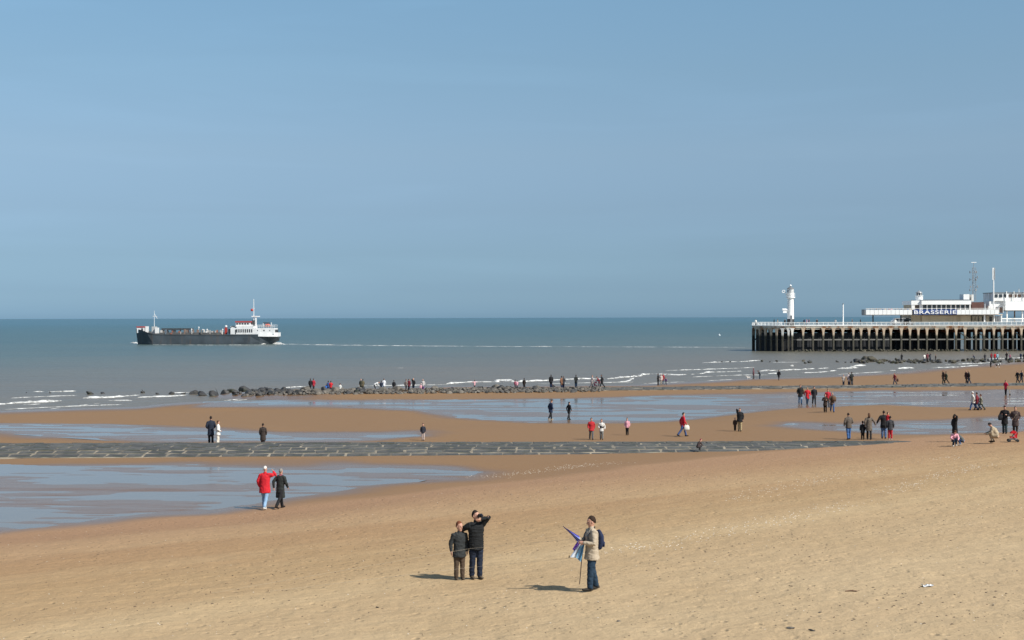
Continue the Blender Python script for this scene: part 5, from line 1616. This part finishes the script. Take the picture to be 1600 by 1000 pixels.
P(1348, 687, 28, 'black', (.020, .018, .018), 'dhair', 0, 'stand', 'child all in black holding still between the blue jeans and the taupe coat', coat=.2)
P(1358, 687, 41, (.135, .108, .085), (.026, .022, .020), 'bhair', -8, 'holdright', 'long haired woman in a taupe coat holding the hand of the man in black', coat=.28, style='long')
P(1381, 685.5, 43, (.016, .016, .018), (.075, .13, .26), 'dhair', -5, 'holdleft', 'man in a black jacket carrying a child and holding a woman by the hand', coat=.18, bulk=1.15)
P(1391, 687, 36, (.045, .042, .050), (.42, .022, .030), 'dhair', -10, 'stand', 'child in a grey jacket and bright red trousers with white shoes', coat=.14, shoes='wshoe')
pc = at(1386.5, 664, foot(1384, 686).y - .05)
P(1386, 664, 17, 'red', 'pink', 'dhair', -60, 'sit', 'toddler in red carried on the arm of the man in black', spot=pc, level='far')
P(1492, 690, 42, (.013, .012, .013), 'black', 'dhair', -70, 'phone', 'dark haired woman in a long black coat with a hand to her mouth', coat=.34, style='long')
P(1490.5, 697.5, 22, 'pink', 'djeans', 'bhair', 175, 'crouch', 'girl in a pale pink jacket crouching at the feet of the woman in black', bulk=1.1, shoes='wshoe', level='mid')
P(1505, 696.5, 18.5, (.085, .095, .095), 'jeans', 'dgrey', 80, 'kneel', 'child in a grey green hooded top and jeans kneeling by the girl in pink', bulk=1.15, shoes='wshoe', level='mid')
P(1558, 692.5, 27.5, (.36, .29, .20), (.36, .29, .20), 'dhair', 75, 'crouch', 'man in a beige coat crouching on the sand', coat=.30, bulk=1.3)
g22 = P(1570, 678, 43.5, (.013, .013, .014), (.030, .050, .055), 'dhair', 150, 'carry', 'figure in black with a dark bag on the shoulder looking down at something held', coat=.26, over=dict(nod=22))
g23 = P(1586.5, 680, 44, (.060, .042, .036), (.040, .032, .028), 'bhair', 160, 'pockets', 'person in a dark brown coat with a strap across the chest by the red pushchair', coat=.30)
J = g23[2]; b = MB(); c = J['pel'] + Vector((0, 0, -J['drop'])); b.tube([c + J['up'] * .49 + Vector((-.13, .07, 0)), c + J['up'] * .30 + Vector((-.02, .155, 0)), c + J['up'] * .02 + Vector((.16, .10, 0))], [(.014, .006)] * 3, 6); b.build('strap', cloth((.32, .26, .18)), g23[0])
P(1520.5, 641, 29.5, (.60, .57, .52), 'jeans', 'whair', 70, 'walk', 'white haired walker in a pale jacket and jeans leading two others', coat=.16, bulk=1.1)
P(1527, 641, 28, 'maroon', 'djeans', 'dhair', 70, 'walk2', 'walker in a maroon jacket between the pale jacket and the green one', coat=.18)
P(1533, 641, 25, (.20, .20, .15), (.05, .06, .05), 'bhair', 70, 'walk', 'child in a grey green jacket hurrying after the maroon jacket', coat=.14)
P(1571.5, 617.5, 23, (.55, .02, .06), 'black', 'dhair', -60, 'carry', 'person in a bright red jacket and black trousers holding a long pale pole', coat=.1)
P(1250.5, 631.5, 30, (.018, .018, .018), 'ljeans', 'dhair', 175, 'stroll', 'man in an open black jacket and light jeans walking with a red coat', coat=.2, bulk=1.08)
P(1261.5, 632, 27, 'red', 'djeans', 'lhair', 180, 'walk2', 'woman in a bright red coat walking between two figures in black', coat=.26)
P(1272, 632, 28, (.018, .018, .022), 'black', 'dhair', 180, 'stroll', 'slim figure in a long black coat walking beside the red coat', coat=.28)
P(1289.5, 644.5, 28, (.040, .026, .020), (.022, .018, .018), 'bhair', 165, 'carry', 'person in a dark brown coat walking with folded arms', coat=.22)
P(1293.5, 637, 29, (.40, .02, .035), 'dgrey', 'dhair', 175, 'stroll', 'person in a red top walking behind the dark brown coat', coat=.12)
P(1300.5, 644, 31, (.110, .072, .050), 'jeans', 'lhair', 175, 'walk', 'walker in a brown jacket and jeans at the side of the dark brown coat', coat=.16, bulk=1.05)

far_spec = [
    (1177.5, 591.5, 15.5, (.12, .05, .06), 'dgrey', 'maroon', 60, 'stand2', 'person in a plum jacket standing at the edge of the swash by a white dog', .16),
    (1187.5, 592, 12.5, 'black', 'djeans', 'dhair', 70, 'stoop', 'stooping figure in black beside the plum jacket', .16),
    (1217, 594.5, 16.5, 'black', 'dgrey', 'dhair', -40, 'stroll', 'lone dark figure walking by the water between the two groynes', .22),
    (1318, 602, 16, (.45, .40, .36), 'djeans', 'dhair', 170, 'stand', 'child in a pale jacket and dark jeans on the paved band', .1),
    (1326.5, 602, 19.5, (.42, .36, .36), 'navy', 'lhair', 20, 'stand', 'person in a pale pink coat on the paved band', .2),
    (1331, 602, 20.5, (.022, .022, .024), (.05, .05, .055), 'dhair', 30, 'stand2', 'taller figure in black leaning to the pale pink coat on the paved band', .16),
    (1398, 601, 18.5, (.24, .03, .035), 'djeans', 'dhair', 100, 'walk', 'person in a dark red jacket striding along the paved band alone', .14),
    (1474, 600, 22, 'brown', 'olive', 'dhair', 95, 'stroll', 'tall walker in a dark brown coat beside a green backpack on the paved band', .24),
    (1478.5, 600, 20, (.035, .050, .032), 'black', 'dhair', 80, 'walk', 'walker in a dark green jacket close behind the dark brown coat', .14),
    (1510, 600, 21.5, (.05, .022, .020), 'black', 'dhair', 110, 'stroll', 'figure in dark maroon walking arm in arm on the paved band', .2),
    (1514, 600, 21, (.022, .022, .026), 'djeans', 'lhair', 80, 'stroll', 'fair haired figure in black walking arm in arm with dark maroon', .22),
    (1590, 599, 20.5, (.016, .016, .018), 'black', 'bhair', 110, 'walk', 'figure in black leading the pair at the landward end of the paved band', .16),
    (1596, 599, 20.5, (.020, .020, .024), 'dgrey', 'dhair', -80, 'walk', 'second figure in black of the pair at the landward end of the paved band', .2),
    (1028.5, 601.5, 17.5, 'black', 'dgrey', 'dhair', 60, 'stand2', 'adult in black with a hood beside two children near the end of the rock groyne', .2),
    (1033, 601, 16, (.50, .42, .38), (.40, .36, .30), 'dhair', 175, 'stand', 'person in a pale top beside the hooded adult near the rock groyne end', .14),
    (1036, 600.5, 16.5, (.42, .03, .04), 'djeans', 'bhair', -40, 'stroll', 'person in a red jacket near the end of the rock groyne', .16),
    (1040.5, 601.5, 11.5, 'purple', 'dgrey', 'dhair', -60, 'walk', 'small child in purple trotting after the red jacket', .1),
]
for s_ in far_spec: P(*s_[:9], coat=s_[9], level='far')

# on the rock groyne the figures stand on the boulders along its crest
crest_spec = [
    (485, 610, 18, 'black', 'dgrey', 'dhair', 10, 'stand', 'person in black beside the red jacket on the big dark boulder', .2),
    (490, 610, 18, (.42, .03, .05), 'dgrey', 'dhair', -10, 'stand', 'person in a red jacket beside one in black on the big dark boulder', .14),
    (509.5, 612.5, 11.5, 'blue', 'djeans', 'lhair', 0, 'stand', 'small child in a bright blue jacket on the rocks', .12),
    (513, 612.5, 17, (.03, .06, .16), 'djeans', 'dhair', 20, 'stand', 'person in dark blue next to the small child in bright blue', .14),
    (517, 614, 18.5, 'red', 'djeans', 'dhair', 10, 'carry', 'adult in a bright red jacket holding a toddler on the rocks', .12),
    (531.5, 615.5, 16, 'white', 'black', 'dhair', -20, 'stand', 'child in white top and black trousers at the foot of the rocks', .06),
    (564, 610, 17.5, (.05, .05, .035), 'olive', 'dhair', 170, 'stand', 'hooded figure in dark olive on the rocks', .2),
    (567, 609.5, 16.5, (.10, .085, .05), 'dgrey', 'dhair', 20, 'stand', 'figure in drab brown standing against the dark olive one', .2),
    (585, 611, 12.5, (.70, .70, .68), 'dgrey', 'bhair', -80, 'bend', 'person in a white jacket bending down over the rocks', .1),
    (596, 611, 15.5, (.020, .028, .050), 'ljeans', 'dhair', 5, 'stand', 'child in a navy jacket and pale jeans in front of the large white coat', .1),
    (600, 610.5, 18.5, (.74, .74, .76), 'ljeans', 'bhair', -10, 'stand', 'adult in a bulky white coat on the rocks', .16),
    (615.5, 611.5, 17, 'black', (.025, .028, .04), 'dhair', 0, 'stand', 'single figure in black standing apart on the rocks', .24),
    (634.5, 611, 18, (.24, .19, .17), 'black', 'bhair', -30, 'stroll', 'walker in a taupe jacket leading three along the rocks', .12),
    (639, 611, 18.5, 'maroon', 'djeans', 'dhair', -30, 'stand', 'walker in maroon between the taupe and the black jackets on the rocks', .14),
    (646, 611, 19.5, 'black', 'djeans', 'lhair', 160, 'phone', 'light haired person in a black jacket turned to the walker in maroon', .12),
    (657.5, 611, 11, 'pink', 'pink', 'bhair', 180, 'stand', 'toddler dressed all in pink on the rocks', .1),
    (661, 611, 18, (.52, .48, .46), 'purple', 'dhair', 170, 'stand2', 'person in a pale jacket bending to the toddler in pink', .1),
    (741.5, 607.5, 13, (.72, .40, .42), 'black', 'bhair', 10, 'armsout', 'child in a pale pink jacket with arms spread on the rocks', .1),
    (805, 606.5, 12.5, (.22, .06, .09), 'dgrey', 'dhair', 20, 'stand', 'child in plum standing behind a dark rock', .12),
    (808, 607, 12, 'pink', 'dgrey', 'dhair', 0, 'stand', 'child in pink and grey beside the child in plum', .12),
    (819, 607.5, 16, (.022, .020, .020), 'black', 'dhair', 0, 'stand', 'straight dark figure standing by the children in plum and pink', .2),
    (861, 606.5, 21, 'black', 'navy', 'dhair', 10, 'stand', 'tall man in black standing near the landward end of the rocks', .16),
    (867.5, 610, 9, 'black', 'maroon', 'dhair', 60, 'kneel', 'child in dark clothes crouching among the rocks below the tall man', .1),
    (877.5, 607, 19, (.20, .10, .06), 'navy', 'dhair', 40, 'stand', 'person in a rust brown coat sharing the rock with a dark one', .2),
    (880.5, 607.5, 19, (.05, .045, .06), 'navy', 'bhair', -20, 'stand2', 'person in slate clothes pressed to the rust brown coat', .2),
    (900, 606.5, 20.5, (.022, .024, .028), 'djeans', 'dhair', 0, 'back', 'broad man in a black jacket with hands behind his back on the rocks', .12),
    (924.5, 606, 19.5, (.46, .38, .36), (.14, .12, .12), 'bhair', -70, 'push', 'person in a pale jacket pushing a pushchair off the rocks', .16),
    (940.5, 606, 21, 'black', 'black', 'dhair', 75, 'walk2', 'tall figure in black striding towards the pushchair', .24),
    (936.5, 606, 17, 'maroon', 'dgrey', 'dhair', 90, 'stoop', 'person in maroon leaning over the pushchair', .14),
]
for s_ in crest_spec:
    y_ = ridge_y(at(s_[0], 600, 173).x) + .3
    P(*s_[:9], coat=s_[9], level='far', spot=at(s_[0], s_[1], y_))

# far along, on the weedy groyne before the pier
weed_spec = [
    (1409, 564.5, 12, 'black', 'dgrey', 'dhair', 20, 'stand', 'lone dark figure on the weedy rocks before the pier', .2),
    (1444.5, 564.5, 11.5, 'white', 'djeans', 'dhair', 20, 'stand', 'child in white on the weedy rocks', .12), (1449, 565, 13.5, (.16, .05, .06), 'black', 'dhair', 0, 'stand', 'person in plum between white and grey figures on the weedy rocks', .2),
    (1453.5, 564.5, 12.5, 'grey', 'djeans', 'dhair', -40, 'phone', 'person in grey pointing from the weedy rocks', .12), (1462, 565, 11.5, (.16, .13, .10), 'dgrey', 'dhair', 90, 'stroll', 'slim walker in drab brown on the weedy rocks', .12),
    (1522.5, 564, 9.5, 'navy', 'dgrey', 'dhair', 60, 'stoop', 'stooping figure in navy on the weedy rocks', .12), (1539, 563.5, 11, 'dgrey', 'navy', 'dhair', 0, 'stand', 'figure in dark grey apart from the others on the weedy rocks', .24),
    (1549, 563, 12, 'maroon', 'navy', 'dhair', 20, 'stand', 'person in maroon in the group on the weedy rocks', .16), (1554.5, 563, 11.5, 'red', 'djeans', 'dhair', 0, 'stand', 'person in bright red in the group on the weedy rocks', .14),
    (1558.5, 563, 11, (.25, .42, .50), 'djeans', 'bhair', 0, 'stand', 'person in pale blue in the group on the weedy rocks', .14), (1573, 562.5, 12.5, (.06, .04, .04), 'dgrey', 'dhair', -60, 'stand2', 'person in dark brown next to a pink jacket on the weedy rocks', .2),
    (1578, 561.5, 8, (.75, .16, .30), 'dgrey', 'dhair', -60, 'stand', 'child in a bright pink jacket on the weedy rocks', .14), (1595, 562, 10.5, 'navy', 'black', 'dhair', 0, 'stand', 'figure in navy at the landward end of the weedy rocks', .2), (1599.5, 562, 10, 'black', 'black', 'dhair', 0, 'stand', 'figure in black at the landward end of the weedy rocks', .2),
]
for s_ in weed_spec:
    p_ = on_level(s_[0], s_[1] + 2.2, 0.0)
    P(*s_[:9], coat=s_[9], level='far', spot=at(s_[0], s_[1], p_.y))
P(1548, 574, 10, 'black', 'black', 'dhair', 20, 'stand', 'dark figure with a dog on the sand before the weedy rocks', coat=.26, level='far')

# on the deck of the pier and its terrace
tops = ['white', 'black', 'red', 'navy', 'beige', 'dgrey', 'maroon', 'pink', 'brown', 'ltgrey', 'taupe', 'jeans']
deck_px = [(1181, 'white', 'leaning at the rounded seaward end of the pier'), (1209.5, 'black', 'on the pier deck near the seaward end'), (1215, 'beige', 'on the pier deck near the seaward end'), (1226.5, 'dgrey', 'close to the foot of the lighthouse'), (1256.5, 'navy', 'just past the lighthouse on the pier deck'),
           (1260.5, 'pink', 'just past the lighthouse on the pier deck'), (1264, 'maroon', 'just past the lighthouse on the pier deck'), (1276.5, 'brown', 'between the lighthouse and the white post on the pier'), (1305.5, 'ltgrey', 'just before the white post on the pier'), (1331.5, 'taupe', 'between the white post and the terrace on the pier'), (1344.5, 'black', 'by the end of the cafe terrace on the pier deck'), (1399, 'white', 'on the pier deck beside the vans')]
for i, (px, c, where) in enumerate(deck_px):
    y_ = PY + (2.0 if px > 1240 else 7.0 + (i % 2) * 1.5); q = at(px, 500, y_); q.z = DECK + .06
    person(px, 0, 1.68 * F / y_, c, 'djeans', ('dhair', 'bhair')[i % 2], (0, 90, -90, 180)[i % 4], 'stand', 'visitor in %s %s' % ({'ltgrey': 'light grey', 'dgrey': 'dark grey'}.get(c, c), where), coat=.15, level='far', spot=q)
tz = at(1400, 491.0, PY + 1.4).z
for i in range(22):
    px = 1356 + i * 3.25 + (i % 3) * .5; y_ = PY + 1.9 + (i * 7 % 5) * .45; q = at(px, 500, y_); q.z = tz + .02
    c = tops[(i * 5) % 12]
    person(px, 0, (1.66 if i % 3 else 1.45) * F / y_, c, 'djeans', ('dhair', 'bhair', 'lhair')[i % 3], (180, 90, -90, 0)[i % 4], 'stand', 'guest in %s in the crowd on the cantilevered cafe terrace' % {'ltgrey': 'light grey', 'dgrey': 'dark grey', 'jeans': 'denim blue'}.get(c, c), coat=.15, level='far', spot=q, group='guests on the cafe terrace')
finish_people()

# ------------------------------------------------------------------ things people have with them
def wheel(b, c, r_, w=.03, n=16):
    v0 = len(b.v); b.lathe(0, 0, [(r_ * .55, -w), (r_, -w * .8), (r_, w * .8), (r_ * .55, w)], n)
    for j in range(v0, len(b.v)):
        x, y, z = b.v[j]; b.v[j] = (c[0] + x, c[1] + z, c[2] + y)
def build_pushchair(px, py, wpx, col, label, rz=0.0, spot=None):
    p = spot if spot is not None else foot(px, py); s_ = wpx * p.y / F / 1.05
    root = empty('pushchair', p, rz); root.scale = (s_,) * 3; tag(root, label, 'pushchair')
    b = MB(); n = 9
    vs = []
    for y in (-.22, .22):
        for i in range(n):
            a = R(20 + 140 * i / (n - 1)); vs.append((-.05 + .33 * math.cos(a), y, .62 + .34 * math.sin(a)))
    b.add(vs, [(i, i + 1, n + i + 1, n + i) for i in range(n - 1)] + [tuple(range(n)), tuple(range(n, 2 * n))]); b.build('hood', cloth(col), root)
    b = MB(); b.prism([(-.30, .34), (.22, .34), (.30, .46), (.02, .48), (-.24, .82), (-.33, .80)], -.20, .20); b.build('seat', cloth(col), root)
    b = MB()
    for y in (-.24, .24):
        b.bar((-.42, y, 1.0), (.36, y, .16), .016, 6); b.bar((-.34, y, .16), (.06, y, .62), .016, 6)
    b.bar((-.42, -.24, 1.0), (-.42, .24, 1.0), .018, 6); b.bar((-.34, -.24, .16), (-.34, .24, .16), .014, 6); b.bar((.36, -.24, .16), (.36, .24, .16), .014, 6); b.build('frame', steel, root)
    for x in (-.34, .36):
        for y in (-.27, .27):
            w = MB(); wheel(w, (x, y, .13), .13); w.build('wheel', dark_paint, root)
    b = MB(); b.prism([(-.30, .18), (.20, .18), (.22, .30), (-.32, .30)], -.19, .19); b.build('basket', cloth((.20, .19, .18)), root)
build_pushchair(1583, 690.5, 19, (.55, .012, .020), 'bright red pushchair on the sand at the feet of the brown coat', R(170))
yq = ridge_y(at(930, 600, 174).x); build_pushchair(931, 606.5, 11, (.10, .03, .05), 'dark plum pushchair at the landward end of the rock groyne', R(0), at(931, 606.5, yq))

def build_bag(p, w, h, col, name, label, cat='bag', rz=0.0):
    root = empty(name, p, rz); tag(root, label, cat)
    b = MB(); b.tube([(0, 0, 0), (0, 0, h * .3), (0, 0, h * .75), (0, 0, h)], [(w * .42, w * .16), (w * .5, w * .22), (w * .46, w * .2), (w * .32, w * .06)], 14, (1, 0, 0)); b.build('bag', cloth(col), root, True)
    b = MB(); b.tube([(-w * .2, 0, h), (-w * .12, 0, h * 1.28), (w * .12, 0, h * 1.28), (w * .2, 0, h)], [.012] * 4, 6); b.build('handle', cloth(col), root)
y_ = w10[0].location.y
q = at(1073, 672.5, y_ - .25); build_bag(q, .40, .36, (.68, .66, .58), 'carrier_bag', 'white carrier bag swinging from the hand of the walker in red')
q = at(1563.2, 656.5, g22[0].location.y - .1); build_bag(q, .34, .40, (.016, .016, .018), 'shoulder_bag', 'black shoulder bag hanging from the figure in black by the pushchair')
q = at(1303.3, 626.5, foot(1300, 644).y - .22); build_bag(q, .40, .42, (.13, .075, .045), 'shoulder_bag', 'round brown shoulder bag carried by the walker in brown and jeans')
q = at(1402.2, 596.2, foot(1398, 601).y - .22); build_bag(q, .30, .38, (.05, .022, .02), 'shoulder_bag', 'dark maroon bag of the person striding alone on the paved band')
# pale pole by the red jacket
a = foot(1578, 617.2); a2 = at(1577.2, 604.5, a.y)
root = empty('long_pole', a); tag(root, 'long pale pole stood on the sand by the person in bright red', 'pole')
b = MB(); b.bar((0, 0, 0), a2 - a, .045, 8, .035); b.build('shaft', cloth((.40, .31, .21)), root); b = MB(); b.lathe(0, 0, [(.09, .0), (.09, .10), (.05, .16)], 8); b.build('foot_cap', dark_paint, root)

def build_dog(px, py, lpx, col, col2, face, label):
    p = foot(px, py); s_ = lpx * p.y / F
    root = empty('dog', p, R(face)); root.scale = (s_,) * 3; tag(root, label, 'dog')
    T = Tubes()                                                            # one unit from chest to rump, facing +y
    T.t([(0, -.42, .62), (0, -.15, .60), (0, .15, .60), (0, .40, .64)], [(.11, .13), (.11, .13), (.13, .17), (.11, .16)], 'a', 12, (1, 0, 0))
    T.t([(0, .38, .68), (0, .52, .84), (0, .58, .92)], [.11, .085, .08], 'a'); T.t([(0, .56, .94), (0, .68, .92), (0, .80, .88)], [(.085, .085), (.07, .065), (.04, .035)], 'a', 10, (1, 0, 0))
    for x in (-.06, .06): T.t([(x, .53, .99), (x * 1.25, .51, 1.08)], [(.03, .012), (.012, .008)], 'a', 8, (1, 0, 0))
    for x in (-.08, .08):
        T.t([(x, .34, .58), (x, .31, .36), (x, .33, .18), (x, .33, .03), (x, .38, .02)], [.07, .045, .035, .032, .03], 'a', 8)
        T.t([(x, -.36, .60), (x, -.28, .40), (x, -.46, .22), (x, -.43, .03), (x, -.38, .02)], [.095, .06, .036, .032, .03], 'a', 8)
    T.t([(0, -.50, .68), (0, -.62, .78), (0, -.66, .92)], [.035, .03, .018], 'a', 8)
    ma, mb_ = cloth(col), cloth(col2)
    def done(me):
        me.materials.append(ma); me.materials.append(mb_)
        for f_ in me.polygons:
            if f_.center.z < .3 or f_.center.y > .45 or abs(f_.center.y - .1) < .1: f_.material_index = 1
        me.name = 'body'; link(bpy.data.objects.new('body', me), root)
    skin_later(T.mb, .03, done, 2)
build_dog(1169.5, 592.8, 5.5, 'x' and (.70, .68, .64), (.66, .60, .55), 100, 'small white dog by the swash beside the plum jacket')
build_dog(1559, 574.3, 7.0, (.018, .018, .018), (.62, .62, .60), -80, 'black and white dog on the sand before the weedy rocks')
finish_people()

# ------------------------------------------------------------------ scraps on the sand
def scrap(px, py, name, label, cat, build):
    p = foot(px, py); root = empty(name, p); tag(root, label, cat); build(root)
def crumpled(root):
    rg = random.Random(3); vs, fs = [], []
    n, m_ = 9, 5
    for j in range(m_):
        for i in range(n): vs.append((-.12 + .24 * i / (n - 1) + rg.uniform(-.012, .012), -.11 + .22 * j / (m_ - 1) + rg.uniform(-.02, .02), rg.uniform(.0, .045)))
    for j in range(m_ - 1):
        for i in range(n - 1): a = j * n + i; fs.append((a, a + 1, a + n + 1, a + n))
    b = MB(); b.add(vs, fs); o = b.build('sheet', paint('white_plastic', (.66, .66, .65), .5, .1), root); s_ = o.modifiers.new('thick', 'SOLIDIFY'); s_.thickness = .006
scrap(1449, 916.5, 'plastic_scrap', 'crumpled white plastic scrap lying alone on the sand', 'litter', crumpled)
def stick(root):
    b = MB(); b.tube([(-.16, 0, .012), (-.02, .02, .022), (.10, -.01, .015), (.18, .03, .02)], [.012, .018, .016, .008], 8); b.build('wood', paint('driftwood', (.13, .075, .045), .9, .3), root)
    b = MB(); b.tube([(-.02, .02, .02), (.05, .08, .03)], [.010, .005], 6); b.build('twig', paint('driftwood', (.13, .075, .045), .9, .3), root)
scrap(1331, 924.5, 'driftwood_stick', 'short brown driftwood stick on the dry sand', 'stick', stick)
for px, py, s_, lab, m_ in ((1235, 982, .20, 'flat pale stone half sunk in the sand near a dark one', rocks_light), (1269, 986, .16, 'small dark stone half sunk in the sand near a pale one', rocks_dark), (967, 971, .12, 'small brown pebble lying alone on the dry sand', rocks_light), (590, 949.5, .10, 'small pale pebble alone on the sand', rocks_light), (1281, 957.5, .09, 'single small white lump on the sand', rocks_light)):
    p = foot(px, py); o = place_rock(m_, (p.x, p.y, p.z + .01), s_, random.Random(px)); o.name = 'pebble'; o.scale.z *= .5; tag(o, lab, 'stone')

def scatter(name, mat, label, n, where, size, flat, seed):
    """small pieces nobody could count: shells and bits of weed"""
    rg = np.random.default_rng(seed); b = MB(); pts = where(rg, n)
    zs = ground(pts[:, 0], pts[:, 1])
    for (x, y), z in zip(pts, zs):
        s_ = size * rg.uniform(.5, 1.5); a = rg.uniform(0, 6.28); w = s_ * rg.uniform(.25, .9)
        ca, sa = math.cos(a), math.sin(a)
        q = [(-s_, 0), (0, -w), (s_, 0), (0, w)]
        vs = [(x + u * ca - v * sa, y + u * sa + v * ca, z + .002) for u, v in q] + [(x, y, z + s_ * flat)]
        b.add(vs, [(0, 1, 4), (1, 2, 4), (2, 3, 4), (3, 0, 4)])
    tag(b.build(name, mat), label, None, kind='stuff')
def along_lines(lines, spread):
    W = [[foot(px, py) for px, py in l] for l in lines]
    def f(rg, n):
        out_ = []
        for _ in range(n):
            l = W[rg.integers(len(W))]; i = rg.integers(len(l) - 1); p = l[i].lerp(l[i + 1], rg.random())
            out_.append((p.x + rg.normal() * spread, p.y + rg.normal() * spread))
        return np.array(out_)
    return f
def over_sand(y0, y1):
    def f(rg, n):
        o = []
        while len(o) < n:
            y = y0 + (y1 - y0) * rg.random() ** 1.4; x = (rg.random() - .5) * y * .86
            if TOE_N.x * (x - TOE_P.x) + TOE_N.y * (y - TOE_P.y) > 4: o.append((x, y))
        return np.array(o)
    return f
shell_mat = paint('shell_white', (.74, .68, .58), .6, .2, 20)
weed_mat = paint('dry_weed', (.085, .060, .038), .9, .4, 15)
scatter('shell_line', shell_mat, 'white shell bits along old tide lines', 1300, along_lines([[(740, 747), (830, 738), (900, 729), (960, 722)], [(950, 862), (1040, 850), (1120, 833), (1200, 815), (1290, 797), (1340, 783)], [(1380, 770), (1460, 745), (1540, 725)], [(1150, 780), (1300, 745), (1500, 712)]], .5), .026, .35, 1)
scatter('shell_bits', shell_mat, 'white shell bits scattered over the dry sand', 900, over_sand(24, 85), .017, .4, 2)
scatter('weed_bits', weed_mat, 'dark bits of dry weed scattered over the sand', 2300, over_sand(24, 80), .024, .4, 3)
scatter('weed_clumps', weed_mat, 'dark bits of weed along the tide lines', 500, along_lines([[(250, 950), (470, 905), (640, 870), (760, 850)], [(1000, 905), (1200, 850), (1500, 800)], [(600, 800), (860, 765), (1100, 745)], [(1350, 960), (1480, 945), (1600, 925)]], 1.6), .034, .4, 4)
